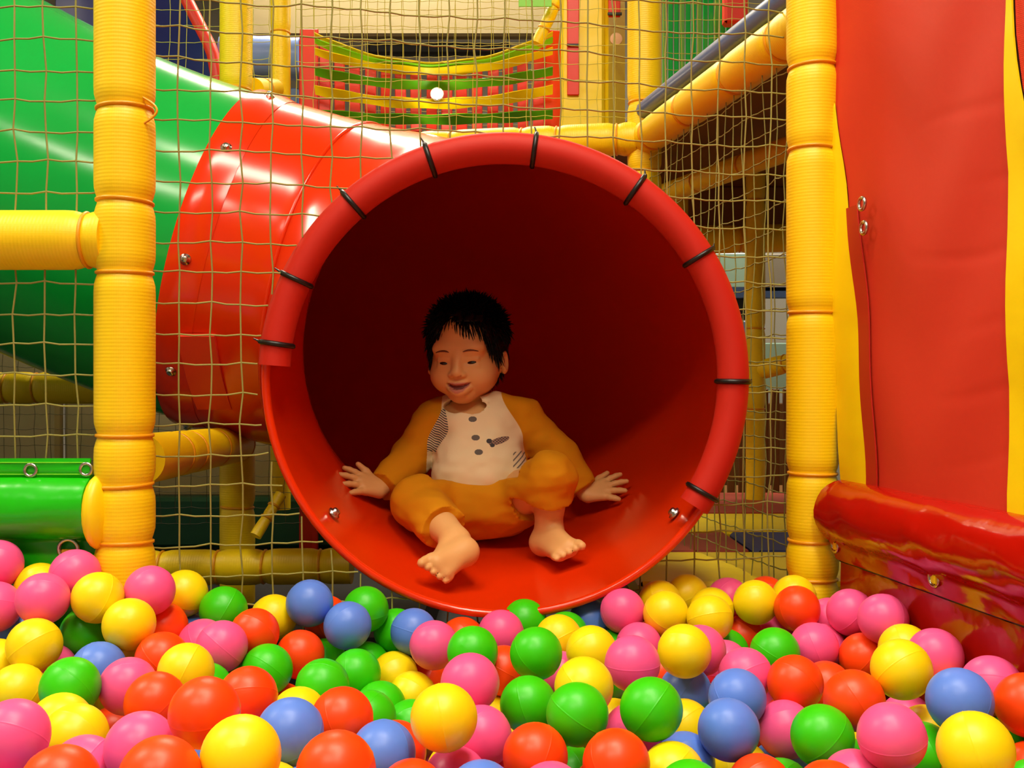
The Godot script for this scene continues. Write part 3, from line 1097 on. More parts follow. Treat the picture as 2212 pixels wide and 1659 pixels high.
# ---------------------------------------------------------------- balls
const BALLS := [
	["pink", -0.732, 0.363, -1.457, "pink ball beside the green roll, left of a yellow one"],
	["yellow", -0.678, 0.328, -1.471, "yellow ball beside the green roll, between two pink ones"],
	["pink", -0.635, 0.329, -1.386, "pink ball beside the green roll, between two pink ones"],
	["pink", -0.714, 0.312, -1.414, "pink ball beside the green roll, left of a blue one"],
	["pink", -0.618, 0.351, -1.448, "pink ball beside the green roll, between two yellow ones"],
	["yellow", -0.570, 0.326, -1.409, "yellow ball beside the green roll, between pink and yellow ones"],
	["pink", -0.510, 0.329, -1.442, "pink ball by the left post, between two yellow ones"],
	["green", -0.599, 0.271, -1.439, "green ball near the left edge, between pink and yellow ones"],
	["yellow", -0.516, 0.296, -1.380, "yellow ball near the left edge, between yellow and orange-red ones"],
	["yellow", -0.506, 0.239, -1.414, "yellow ball before the left post, between blue and orange-red ones"],
	["orange-red", -0.502, 0.270, -1.474, "orange-red ball before the left post, between yellow and blue ones"],
	["blue", -0.487, 0.241, -1.535, "blue ball before the left post, between orange-red and pink ones"],
	["yellow", -0.490, 0.307, -1.530, "yellow ball by the left post, between pink and green ones"],
	["green", -0.426, 0.286, -1.512, "green ball at the left net, between yellow and orange-red ones"],
	["orange-red", -0.425, 0.246, -1.564, "orange-red ball before the left post, between pink and orange-red ones"],
	["orange-red", -0.368, 0.264, -1.464, "orange-red ball before the left post, between orange-red and yellow ones, the left one"],
	["yellow", -0.361, 0.266, -1.551, "yellow ball before the left post, between orange-red and blue ones"],
	["blue", -0.302, 0.293, -1.528, "blue ball at the left net, between yellow and orange-red ones"],
	["orange-red", -0.288, 0.258, -1.583, "orange-red ball left of pit centre, between two blue ones"],
	["pink", -0.439, 0.251, -1.454, "pink ball before the left post, between blue and pink ones"],
	["pink", -0.397, 0.261, -1.401, "pink ball before the left post, between pink and green ones"],
	["yellow", -0.625, 0.278, -1.340, "yellow ball near the left edge, between blue and green ones"],
	["pink", -0.628, 0.231, -1.392, "pink ball near the left edge, between yellow and green ones"],
	["yellow", -0.685, 0.247, -1.357, "yellow ball near the left edge, left of a yellow one"],
	["yellow", -0.623, 0.232, -1.290, "yellow ball near the left edge, between yellow and pink ones"],
	["blue", -0.540, 0.248, -1.337, "blue ball near the left edge, between green and pink ones"],
	["orange-red", -0.464, 0.256, -1.357, "orange-red ball before the left post, between two yellow ones"],
	["yellow", -0.411, 0.258, -1.291, "yellow ball before the left post, between orange-red and green ones"],
	["green", -0.403, 0.218, -1.347, "green ball before the left post, between yellow and orange-red ones"],
	["green", -0.337, 0.227, -1.409, "green ball before the left post, between green and orange-red ones"],
	["orange-red", -0.307, 0.228, -1.484, "orange-red ball left of pit centre, between two green ones"],
	["green", -0.528, 0.258, -1.224, "green ball near the left edge, between pink and blue ones"],
	["pink", -0.474, 0.247, -1.264, "pink ball near the left edge, between blue and orange-red ones"],
	["orange-red", -0.412, 0.252, -1.183, "orange-red ball before the left post, between pink and yellow ones"],
	["orange-red", -0.305, 0.294, -1.016, "orange-red ball before the left post, between two orange-red ones"],
	["orange-red", -0.313, 0.250, -1.213, "orange-red ball before the left post, between green and orange-red ones"],
	["orange-red", -0.322, 0.165, -1.435, "orange-red ball before the left post, between orange-red and yellow ones, the right one"],
	["yellow", -0.266, 0.207, -1.276, "yellow ball left of pit centre, between orange-red and green ones"],
	["blue", -0.231, 0.258, -1.065, "blue ball before the left post, between yellow and orange-red ones"],
	["yellow", -0.512, 0.234, -1.161, "yellow ball near the left edge, between pink and yellow ones"],
	["yellow", -0.472, 0.239, -1.106, "yellow ball at the bottom edge, between yellow and orange-red ones"],
	["pink", -0.490, 0.275, -1.005, "pink ball at the bottom edge, left of a yellow one"],
	["orange-red", -0.518, 0.166, -1.330, "orange-red ball near the left edge, between yellow and pink ones"],
	["pink", -0.376, 0.253, -1.035, "pink ball at the bottom edge, between orange-red and yellow ones"],
	["pink", -0.438, 0.225, -1.047, "pink ball at the bottom edge, between two orange-red ones"],
	["orange-red", -0.401, 0.264, -0.908, "orange-red ball at the bottom edge, between two pink ones"],
	["orange-red", -0.304, 0.280, -0.884, "orange-red ball at the bottom edge, between orange-red and blue ones"],
	["yellow", -0.241, 0.290, -0.911, "yellow ball at the bottom edge, between orange-red and blue ones"],
	["green", -0.355, 0.121, -1.264, "green ball at the bottom edge, between two yellow ones"],
	["blue", -0.700, 0.264, -1.461, "blue ball near the left edge, between pink and yellow ones"],
	["blue", -0.241, 0.266, -1.501, "blue ball left of pit centre, between orange-red and green ones"],
	["green", -0.224, 0.275, -1.568, "green ball at the left net, between blue and green ones"],
	["green", -0.181, 0.234, -1.600, "green ball left of pit centre, between green and blue ones"],
	["blue", -0.148, 0.247, -1.542, "blue ball left of pit centre, between green and pink ones"],
	["pink", -0.112, 0.245, -1.470, "pink ball left of pit centre, between blue and orange-red ones"],
	["orange-red", -0.078, 0.220, -1.604, "orange-red ball left of pit centre, between pink and green ones"],
	["green", -0.054, 0.253, -1.403, "green ball in the pit centre, between orange-red and pink ones"],
	["pink", -0.017, 0.241, -1.558, "pink ball in the pit centre, between two green ones"],
	["green", 0.020, 0.244, -1.622, "green ball in the pit centre, between pink and yellow ones"],
	["green", 0.032, 0.261, -1.364, "green ball in the pit centre, between orange-red and yellow ones"],
	["yellow", 0.069, 0.243, -1.518, "yellow ball in the pit centre, between two green ones, the left one"],
	["green", 0.084, 0.229, -1.600, "green ball in the pit centre, between yellow and blue ones, the right one"],
	["yellow", 0.109, 0.253, -1.406, "yellow ball in the pit centre, between two green ones, the right one"],
	["blue", 0.126, 0.238, -1.652, "blue ball in the pit centre, between green and pink ones"],
	["pink", 0.173, 0.265, -1.603, "pink ball at the right net, between blue and yellow ones"],
	["pink", 0.192, 0.224, -1.549, "pink ball right of pit centre, between green and orange-red ones, the right one"],
	["pink", 0.152, 0.267, -1.293, "pink ball right of pit centre, between green and orange-red ones, the left one"],
	["green", 0.156, 0.199, -1.605, "green ball in the pit centre, between yellow and pink ones"],
	["green", -0.284, 0.201, -1.543, "green ball left of pit centre, between orange-red and green ones, the left one"],
	["green", -0.223, 0.189, -1.572, "green ball left of pit centre, between green and yellow ones, leftmost such"],
	["green", -0.221, 0.209, -1.452, "green ball left of pit centre, between two green ones"],
	["green", -0.248, 0.225, -1.340, "green ball left of pit centre, between yellow and green ones"],
	["yellow", -0.175, 0.187, -1.523, "yellow ball left of pit centre, between green and yellow ones"],
	["yellow", -0.143, 0.174, -1.463, "yellow ball left of pit centre, between yellow and orange-red ones"],
	["orange-red", -0.133, 0.158, -1.593, "orange-red ball left of pit centre, between yellow and pink ones"],
	["pink", -0.050, 0.264, -1.220, "pink ball in the pit centre, between two orange-red ones"],
	["orange-red", -0.012, 0.216, -1.443, "orange-red ball in the pit centre, between pink and green ones"],
	["yellow", 0.085, 0.262, -1.211, "yellow ball in the pit centre, between pink and green ones"],
	["blue", 0.050, 0.158, -1.514, "blue ball in the pit centre, between two green ones"],
	["green", 0.020, 0.224, -1.265, "green ball in the pit centre, between yellow and blue ones, the left one"],
	["green", 0.073, 0.251, -1.144, "green ball in the pit centre, between blue and yellow ones"],
	["green", 0.155, 0.258, -1.140, "green ball right of pit centre, between two yellow ones"],
	["yellow", 0.133, 0.174, -1.336, "yellow ball in the pit centre, between green and pink ones"],
	["orange-red", -0.191, 0.244, -1.151, "orange-red ball left of pit centre, between yellow and green ones"],
	["green", -0.183, 0.193, -1.309, "green ball left of pit centre, between orange-red and green ones, the right one"],
	["green", -0.181, 0.176, -1.408, "green ball left of pit centre, between green and yellow ones, second from left"],
	["green", -0.134, 0.166, -1.358, "green ball left of pit centre, between green and yellow ones, rightmost such"],
	["yellow", -0.071, 0.272, -1.068, "yellow ball left of pit centre, between green and pink ones"],
	["pink", -0.035, 0.220, -1.161, "pink ball at the bottom edge, between yellow and orange-red ones"],
	["orange-red", 0.025, 0.221, -1.098, "orange-red ball at the bottom edge, between pink and green ones"],
	["orange-red", 0.108, 0.227, -1.061, "orange-red ball at the bottom edge, between green and yellow ones"],
	["green", 0.078, 0.134, -1.271, "green ball at the bottom edge, between pink and orange-red ones"],
	["orange-red", -0.155, 0.279, -0.902, "orange-red ball at the bottom edge, between two blue ones"],
	["blue", -0.138, 0.225, -1.095, "blue ball at the bottom edge, between two orange-red ones"],
	["orange-red", -0.132, 0.203, -1.160, "orange-red ball at the bottom edge, between blue and pink ones"],
	["pink", -0.061, 0.194, -1.102, "pink ball at the bottom edge, between pink and blue ones"],
	["pink", 0.003, 0.160, -1.179, "pink ball at the bottom edge, between blue and pink ones"],
	["yellow", 0.238, 0.269, -1.648, "yellow ball at the right net, between pink and yellow ones, the left one"],
	["yellow", 0.237, 0.266, -1.578, "yellow ball at the right net, between pink and yellow ones, the right one"],
	["yellow", 0.289, 0.271, -1.691, "yellow ball at the right net, between two yellow ones"],
	["yellow", 0.318, 0.261, -1.630, "yellow ball at the right net, between yellow and pink ones"],
	["yellow", 0.299, 0.266, -1.547, "yellow ball right of pit centre, between yellow and pink ones"],
	["pink", 0.356, 0.266, -1.686, "pink ball at the right net, between two yellow ones"],
	["yellow", 0.385, 0.275, -1.618, "yellow ball at the right net, between pink and orange-red ones"],
	["orange-red", 0.423, 0.265, -1.704, "orange-red ball by the red wall, between two yellow ones"],
	["yellow", 0.453, 0.278, -1.644, "yellow ball by the red wall, between orange-red and pink ones"],
	["orange-red", 0.439, 0.274, -1.577, "orange-red ball by the red wall, between orange-red and pink ones"],
	["pink", 0.508, 0.277, -1.538, "pink ball by the red wall, between two pink ones"],
	["pink", 0.523, 0.289, -1.443, "pink ball before the red wall, between two pink ones, the right one"],
	["pink", 0.497, 0.250, -1.603, "pink ball before the red wall, between orange-red and pink ones"],
	["pink", 0.469, 0.222, -1.548, "pink ball before the red wall, between pink and orange-red ones"],
	["pink", 0.439, 0.238, -1.488, "pink ball before the red wall, between two pink ones, the left one"],
	["orange-red", 0.504, 0.228, -1.467, "orange-red ball before the red wall, between pink and yellow ones"],
	["yellow", 0.530, 0.261, -1.381, "yellow ball before the red wall, between orange-red and pink ones, the right one"],
	["yellow", 0.457, 0.285, -1.202, "yellow ball before the red wall, between orange-red and pink ones, the left one"],
	["pink", 0.543, 0.271, -1.314, "pink ball before the red wall, between yellow and pink ones"],
	["yellow", 0.549, 0.234, -1.258, "yellow ball before the red wall, between yellow and pink ones"],
	["blue", 0.486, 0.276, -1.112, "blue ball before the red wall, between yellow and pink ones"],
	["pink", 0.562, 0.266, -1.200, "pink ball before the red wall, between yellow and orange-red ones"],
	["orange-red", 0.570, 0.265, -1.132, "orange-red ball before the red wall, right of a pink one"],
	["orange-red", 0.370, 0.213, -1.644, "orange-red ball right of pit centre, between green and pink ones"],
	["orange-red", 0.223, 0.212, -1.617, "orange-red ball right of pit centre, between pink and yellow ones"],
	["pink", 0.432, 0.206, -1.670, "pink ball right of pit centre, between orange-red and pink ones"],
	["green", 0.372, 0.240, -1.449, "green ball right of pit centre, between orange-red and pink ones"],
	["yellow", 0.226, 0.270, -1.342, "yellow ball right of pit centre, between orange-red and pink ones"],
	["pink", 0.263, 0.249, -1.426, "pink ball right of pit centre, between yellow and green ones"],
	["green", 0.332, 0.205, -1.587, "green ball right of pit centre, between pink and orange-red ones"],
	["pink", 0.306, 0.239, -1.342, "pink ball right of pit centre, between pink and green ones"],
	["orange-red", 0.359, 0.241, -1.298, "orange-red ball before the red wall, between pink and orange-red ones"],
	["orange-red", 0.434, 0.202, -1.413, "orange-red ball before the red wall, between two orange-red ones"],
	["orange-red", 0.397, 0.253, -1.188, "orange-red ball before the red wall, between orange-red and pink ones"],
	["blue", 0.234, 0.206, -1.380, "blue ball right of pit centre, between orange-red and pink ones"],
	["blue", 0.275, 0.237, -1.250, "blue ball right of pit centre, between blue and pink ones"],
	["blue", 0.247, 0.226, -1.167, "blue ball right of pit centre, between yellow and pink ones"],
	["yellow", 0.222, 0.179, -1.318, "yellow ball right of pit centre, between green and blue ones"],
	["pink", 0.334, 0.198, -1.251, "pink ball right of pit centre, between orange-red and green ones"],
	["green", 0.348, 0.225, -1.148, "green ball at the bottom edge, between pink and green ones"],
	["green", 0.462, 0.151, -1.375, "green ball before the red wall, between green and pink ones"],
	["pink", 0.395, 0.253, -1.065, "pink ball at the bottom edge, between yellow and pink ones"],
	["pink", 0.519, 0.177, -1.345, "pink ball before the red wall, between pink and yellow ones"],
	["yellow", 0.497, 0.199, -1.229, "yellow ball at the bottom edge, between pink and blue ones, the right one"],
	["yellow", 0.439, 0.274, -0.970, "yellow ball at the bottom edge, between yellow and green ones"],
	["green", 0.566, 0.202, -1.174, "green ball at the bottom edge, between yellow and orange-red ones"],
	["orange-red", 0.562, 0.198, -1.105, "orange-red ball at the bottom edge, right of a green one"],
	["green", 0.517, 0.133, -1.273, "green ball at the bottom edge, between pink and yellow ones"],
	["pink", 0.364, 0.196, -1.087, "pink ball at the bottom edge, between orange-red and pink ones"],
	["orange-red", 0.272, 0.178, -1.124, "orange-red ball at the bottom edge, between yellow and green ones"],
	["blue", 0.338, 0.135, -1.292, "blue ball at the bottom edge, between orange-red and green ones"],
	["yellow", 0.174, 0.197, -1.108, "yellow ball at the bottom edge, between pink and blue ones, the left one"],
	["blue", 0.201, 0.180, -1.190, "blue ball at the bottom edge, between yellow and blue ones"],
	["green", 0.459, 0.207, -1.143, "half-buried green ball at the bottom edge, between pink and yellow ones"],
	["pink", 0.143, 0.207, -1.211, "half-buried pink ball right of pit centre, between two yellow ones"],
	["yellow", 0.279, 0.150, -1.244, "half-buried yellow ball at the bottom edge, between green and orange-red ones, the right one"],
	["orange-red", -0.101, 0.207, -1.029, "half-buried orange-red ball at the bottom edge, between orange-red and pink ones"],
	["pink", 0.314, 0.207, -1.510, "half-buried pink ball right of pit centre, between two pink ones"],
	["green", 0.179, 0.207, -1.027, "half-buried green ball at the bottom edge, between two yellow ones"],
	["pink", 0.069, 0.207, -1.446, "half-buried pink ball in the pit centre, between green and yellow ones"],
	["blue", -0.031, 0.207, -1.026, "half-buried blue ball at the bottom edge, between two pink ones"],
	["orange-red", 0.318, 0.207, -1.025, "half-buried orange-red ball at the bottom edge, between green and pink ones"],
	["blue", -0.346, 0.207, -1.085, "half-buried blue ball at the bottom edge, between orange-red and green ones"],
	["pink", 0.039, 0.207, -1.021, "half-buried pink ball at the bottom edge, between pink and green ones"],
	["green", 0.139, 0.207, -1.451, "half-buried green ball in the pit centre, between yellow and pink ones"],
	["green", 0.313, 0.150, -1.187, "half-buried green ball at the bottom edge, between two orange-red ones"],
	["yellow", -0.031, 0.150, -1.433, "half-buried yellow ball in the pit centre, between yellow and green ones"],
	["orange-red", 0.210, 0.207, -1.453, "half-buried orange-red ball right of pit centre, between pink and blue ones"],
	["pink", 0.353, 0.150, -1.486, "half-buried pink ball right of pit centre, between blue and pink ones"],
	["green", 0.419, 0.150, -1.251, "half-buried green ball at the bottom edge, between orange-red and yellow ones, the right one"],
	["green", 0.073, 0.150, -1.370, "half-buried green ball at the bottom edge, between orange-red and yellow ones, the left one"],
	["yellow", -0.452, 0.150, -1.310, "half-buried yellow ball at the bottom edge, between pink and blue ones, the left one"],
	["pink", -0.102, 0.093, -1.385, "half-buried pink ball at the bottom edge, between orange-red and yellow ones"],
	["yellow", 0.455, 0.150, -1.304, "half-buried yellow ball at the bottom edge, between green and pink ones"],
	["green", -0.389, 0.207, -1.508, "half-buried green ball before the left post, between pink and green ones"],
	["orange-red", 0.351, 0.150, -1.366, "half-buried orange-red ball at the bottom edge, between blue and pink ones"],
	["yellow", -0.069, 0.150, -1.243, "half-buried yellow ball at the bottom edge, between pink and blue ones, the right one"],
	["yellow", -0.241, 0.207, -1.022, "half-buried yellow ball at the bottom edge, between green and orange-red ones, the left one"],
	["yellow", -0.311, 0.207, -1.022, "half-buried yellow ball at the bottom edge, between orange-red and green ones"],
	["green", 0.527, 0.207, -1.028, "half-buried green ball at the bottom edge, right of a yellow one"],
]
const TRACED := 150


func ball_mesh(seg: int, rings: int, seam: bool) -> ArrayMesh:
	var R := 0.035
	var las := []
	for i in rings + 1:
		las.append(-PI / 2 + PI * i / rings)
	if seam:
		las.append_array([-0.045, -0.028, -0.014, 0.014, 0.028, 0.045])
		las.sort()
	var prof := []
	for la in las:
		var r := R + (0.00035 * exp(-pow(la / 0.016, 2.0)) if seam else 0.0)
		prof.append(Vector2(maxf(r * cos(la), 0.0), r * sin(la)))
	var b := MB.new()
	b.lathe(Vector3.ZERO, Vector3.UP, prof, seg)
	return b.mesh()


func balls() -> void:
	var cols := {
		"orange-red": Color(0.98, 0.28, 0.03), "pink": Color(0.96, 0.35, 0.6), "yellow": Color(0.97, 0.87, 0.04),
		"green": Color(0.22, 0.8, 0.02), "blue": Color(0.36, 0.53, 0.92)}
	var dim := noise_image(128, 0.04, 9, 0.3, 0.7)
	var mats := {}
	for k in cols:
		var m := relief(plain(cols[k], 0.38, 0.45), dim, Vector3(3, 40, 1), 0.012)
		m.subsurf_scatter_enabled = true
		m.subsurf_scatter_strength = 0.05
		mats[k] = m
	var mesh := ball_mesh(40, 20, true)
	for b in BALLS:
		var o := single("plastic_ball", mesh, mats[b[0]], b[4], "ball", Vector3(b[1], b[2], b[3]), b[0] + " plastic balls in the pit")
		o.rotation = Vector3(rng.randf_range(-1.2, 1.2), rng.randf_range(0, TAU), rng.randf_range(-1.2, 1.2))
	# the balls underneath and round about, too many to name
	var names := ["orange-red", "pink", "yellow", "green", "blue"]
	var places := []
	var s := 0.07
	for k in range(6, -1, -1):
		var y := 0.036 + k * s * 0.8165
		for iz in range(-14, 40):
			for ix in range(-24, 24):
				var x := ix * s + posmod(iz, 2) * s / 2 + (k % 2) * s / 2
				var z := 0.45 - iz * s * 0.866 - (k % 2) * s * 0.289
				var xx := x + 0.004 * sin(91 * x + 57 * z + 33 * y)
				z = z + 0.004 * sin(71 * x + 97 * z + 53 * y)
				x = xx
				if x < -1.25 or x > 1.0 or z > 0.42 or (x > 0.0 and z < 0.1 and x > 0.53 + 0.16 * (1.68 + z) - 0.045):
					continue
				var w := 1.45 if x < -0.567 else 1.5 + 0.2 * (x + 0.567) / 1.066
				if -z > w + 0.012 or (z > -0.72 and y > CH - 0.3):
					continue
				if z < -1.55 and Vector2(x + 0.013, y - 0.63 - 0.16 * (-z - 1.6)).length() < TR + 0.04:
					continue
				if Vector2(x + 0.567, z + 1.5).length() < 0.078 or Vector2(x - 0.499, z + 1.7).length() < 0.078:
					continue
				var sw := 0.3
				var sy := 0.3 * (CH - 0.375)
				var clash := false
				for q in BALLS.size():
					var dx: float = BALLS[q][1] - x
					var dz: float = BALLS[q][3] - z
					var h := dx * dx + dz * dz
					if h < 0.09:
						var by: float = BALLS[q][2]
						if h + (by - y) * (by - y) < 0.00424:
							clash = true
							break
						if q < TRACED:
							var e := exp(-h / 0.0098)
							sw += e
							sy += e * by
				if clash or y > sy / sw - 0.012:
					continue
				places.append([Vector3(x, y, z), names[int(absf(hash1(ix * 1.7 + k, iz * 2.3)) * 4.999)]])
	for nm in names:
		var mm := MultiMesh.new()
		mm.transform_format = MultiMesh.TRANSFORM_3D
		mm.mesh = ball_mesh(20, 12, false)
		var mine := places.filter(func(p): return p[1] == nm)
		mm.instance_count = mine.size()
		for i in mine.size():
			mm.set_instance_transform(i, Transform3D(Basis.from_euler(Vector3(i * 1.3, i * 2.1, i * 0.7)), mine[i][0]))
		var o := MultiMeshInstance3D.new()
		o.name = numbered("deep_balls")
		o.multimesh = mm
		o.material_override = mats[nm]
		add_child(o)
		o.set_meta("kind", "stuff")
		o.set_meta("label", "mass of %s plastic balls lying deeper in the pit" % nm)
		o.set_meta("category", "balls")


# ---------------------------------------------------------------- the child
# a field of distances on a grid, joined smoothly and meshed as surface nets
class Field:
	var o: Vector3
	var h: float
	var nx: int
	var ny: int
	var nz: int
	var g := PackedFloat32Array()

	func _init(lo: Vector3, hi: Vector3, cell: float) -> void:
		o = lo
		h = cell
		nx = int((hi.x - lo.x) / cell) + 2
		ny = int((hi.y - lo.y) / cell) + 2
		nz = int((hi.z - lo.z) / cell) + 2
		g.resize(nx * ny * nz)
		g.fill(0.05)

	func span(lo: Vector3, hi: Vector3) -> Array:
		var a := ((lo - o) / h).floor()
		var b := ((hi - o) / h).ceil()
		return [maxi(0, int(a.x)), mini(nx - 1, int(b.x)), maxi(0, int(a.y)), mini(ny - 1, int(b.y)), maxi(0, int(a.z)), mini(nz - 1, int(b.z))]

	func join(i: int, d: float, k: float) -> void:
		var a := g[i]
		if k <= 0.0:
			g[i] = minf(a, d)
			return
		var t := clampf(0.5 + 0.5 * (a - d) / k, 0.0, 1.0)
		g[i] = lerpf(a, d, t) - k * t * (1.0 - t)

	func carve(i: int, d: float, k: float) -> void:
		var a := g[i]
		var t := clampf(0.5 - 0.5 * (a + d) / k, 0.0, 1.0)
		g[i] = lerpf(a, -d, t) + k * t * (1.0 - t)

	func cap(a: Vector3, b: Vector3, ra: float, rb: float, k := 0.01, sub := false) -> void:
		var m := maxf(ra, rb) + maxf(k * 1.6, h * 3.0)
		var mm := Vector3(m, m, m)
		var s := span(a.min(b) - mm, a.max(b) + mm)
		var ab := b - a
		var l2 := maxf(ab.length_squared(), 1e-9)
		for z in range(s[4], s[5] + 1):
			for y in range(s[2], s[3] + 1):
				for x in range(s[0], s[1] + 1):
					var p := o + Vector3(x, y, z) * h - a
					var t := clampf(p.dot(ab) / l2, 0.0, 1.0)
					var d := (p - ab * t).length() - lerpf(ra, rb, t)
					if sub:
						carve(x + nx * (y + ny * z), d, k)
					else:
						join(x + nx * (y + ny * z), d, k)

	func ell(c: Vector3, q: Basis, r: Vector3, k := 0.01, sub := false) -> void:
		var m := maxf(r.x, maxf(r.y, r.z)) + maxf(k * 1.6, h * 3.0)
		var mm := Vector3(m, m, m)
		var s := span(c - mm, c + mm)
		var qi := q.transposed()
		for z in range(s[4], s[5] + 1):
			for y in range(s[2], s[3] + 1):
				for x in range(s[0], s[1] + 1):
					var p := qi * (o + Vector3(x, y, z) * h - c)
					var k0 := (p / r).length()
					var k1 := (p / (r * r)).length()
					var d := k0 * (k0 - 1.0) / maxf(k1, 1e-6)
					if sub:
						carve(x + nx * (y + ny * z), d, k)
					else:
						join(x + nx * (y + ny * z), d, k)

	# cut off what lies beyond a plane, within a radius
	func clip(a: Vector3, dir: Vector3, radius: float) -> void:
		var mm := Vector3(radius, radius, radius)
		var s := span(a - mm, a + mm)
		for z in range(s[4], s[5] + 1):
			for y in range(s[2], s[3] + 1):
				for x in range(s[0], s[1] + 1):
					var p := o + Vector3(x, y, z) * h - a
					if p.length() < radius:
						var i := x + nx * (y + ny * z)
						g[i] = maxf(g[i], p.dot(dir))

	func ripple(fn: FastNoiseLite, stretch: Basis, amp: float) -> void:
		for z in nz:
			for y in ny:
				for x in nx:
					var i := x + nx * (y + ny * z)
					if absf(g[i]) < 0.02:
						g[i] += amp * fn.get_noise_3dv(stretch * (o + Vector3(x, y, z) * h))

	func mesh_into(b: MB, tint: Callable) -> void:
		var at_cell := PackedInt32Array()
		at_cell.resize(nx * ny * nz)
		at_cell.fill(-1)
		var sy := nx
		var sz := nx * ny
		var off := [0, 1, sy, sy + 1, sz, sz + 1, sz + sy, sz + sy + 1]
		var edges := [[0, 1], [2, 3], [4, 5], [6, 7], [0, 2], [1, 3], [4, 6], [5, 7], [0, 4], [1, 5], [2, 6], [3, 7]]
		for z in nz - 1:
			for y in ny - 1:
				for x in nx - 1:
					var i := x + sy * y + sz * z
					var neg := 0
					for k in 8:
						if g[i + off[k]] < 0.0:
							neg += 1
					if neg == 0 or neg == 8:
						continue
					var sum := Vector3.ZERO
					var cnt := 0
					for e in edges:
						var va := g[i + off[e[0]]]
						var vb := g[i + off[e[1]]]
						if (va < 0.0) != (vb < 0.0):
							var t := va / (va - vb)
							var pa := Vector3(e[0] & 1, (e[0] >> 1) & 1, e[0] >> 2)
							var pb := Vector3(e[1] & 1, (e[1] >> 1) & 1, e[1] >> 2)
							sum += pa.lerp(pb, t)
							cnt += 1
					var f := sum / cnt
					var gx := 0.0
					var gy := 0.0
					var gz := 0.0
					for k in 8:
						var val := g[i + off[k]]
						var wx := f.x if k & 1 else 1.0 - f.x
						var wy := f.y if k & 2 else 1.0 - f.y
						var wz := f.z if k & 4 else 1.0 - f.z
						gx += val * wy * wz * (1.0 if k & 1 else -1.0)
						gy += val * wx * wz * (1.0 if k & 2 else -1.0)
						gz += val * wx * wy * (1.0 if k & 4 else -1.0)
					var p := o + (Vector3(x, y, z) + f) * h
					at_cell[i] = b.vert(p, Vector3(gx, gy, gz).normalized(), Vector2.ZERO)
					b.c.append(tint.call(p))
		for z in range(1, nz - 1):
			for y in range(1, ny - 1):
				for x in range(1, nx - 1):
					var i := x + sy * y + sz * z
					var v0 := g[i] < 0.0
					for axis in 3:
						var st: int = [1, sy, sz][axis]
						if v0 == (g[i + st] < 0.0):
							continue
						var u: int = [sy, sz, 1][axis]
						var w: int = [sz, 1, sy][axis]
						var q := [at_cell[i], at_cell[i - u], at_cell[i - u - w], at_cell[i - w]]
						if q.has(-1):
							continue
						var nn := (b.v[q[2]] - b.v[q[0]]).cross(b.v[q[1]] - b.v[q[0]])
						if nn.dot(b.n[q[0]] + b.n[q[2]]) >= 0.0:
							b.quad(q[0], q[1], q[2], q[3])
						else:
							b.quad(q[0], q[3], q[2], q[1])


const SKIN := Color(0.7, 0.37, 0.13)


func skin_tint(_p: Vector3) -> Color:
	return SKIN


# a small hand: palm from the wrist, four fingers and a thumb
func add_hand(b: MB, wrist: Vector3, elbow: Vector3, fwd: Vector3, side: Vector3, curl: float, spread: float) -> void:
	var n := fwd.cross(side).normalized()
	side = n.cross(fwd).normalized()
	var lo := wrist
	var hi := wrist
	for s in [-1.0, 1.0]:
		for q in [wrist + fwd * 0.11 + side * 0.05 * s, wrist - fwd * 0.02 + side * 0.055 * s, wrist + n * 0.035 * s, wrist + fwd * 0.1 + n * 0.03 * s, wrist + (elbow - wrist).normalized() * 0.035]:
			lo = lo.min(q)
			hi = hi.max(q)
	var f := Field.new(lo - Vector3.ONE * 0.012, hi + Vector3.ONE * 0.012, 0.0026)
	f.cap(wrist + (elbow - wrist).normalized() * 0.05, wrist, 0.019, 0.0155, 0.01)
	for i in 4:
		var k := wrist + fwd * (0.043 - 0.004 * absf(i - 1.3)) + side * (i - 1.5) * 0.0112
		f.cap(wrist + fwd * 0.006 + side * (i - 1.5) * 0.007, k, 0.011, 0.0085, 0.008)
	for i in 4:
		var l: float = [0.037, 0.042, 0.039, 0.031][i]
		var dir := (fwd + side * (i - 1.5) * spread).normalized()
		var p := wrist + fwd * (0.043 - 0.004 * absf(i - 1.3)) + side * (i - 1.5) * 0.0118
		var bend := 0.0
		for s in 3:
			var q: Vector3 = p + (dir * cos(bend) + n * sin(bend)) * l * [0.42, 0.32, 0.26][s]
			f.cap(p, q, [0.0066, 0.0061, 0.0056][s], [0.0061, 0.0056, 0.0048][s], 0.0028 if s else 0.004)
			p = q
			bend += curl
	var tp := wrist + fwd * 0.016 - side * 0.014
	var td := (fwd * 0.62 - side * 0.78 + n * 0.1).normalized()
	var tq := tp + td * 0.022
	f.cap(tp, tq, 0.0095, 0.0075, 0.006)
	f.cap(tq, tq + (td + fwd * 0.5).normalized() * 0.02, 0.007, 0.0052, 0.003)
	f.mesh_into(b, func(_p): return SKIN)


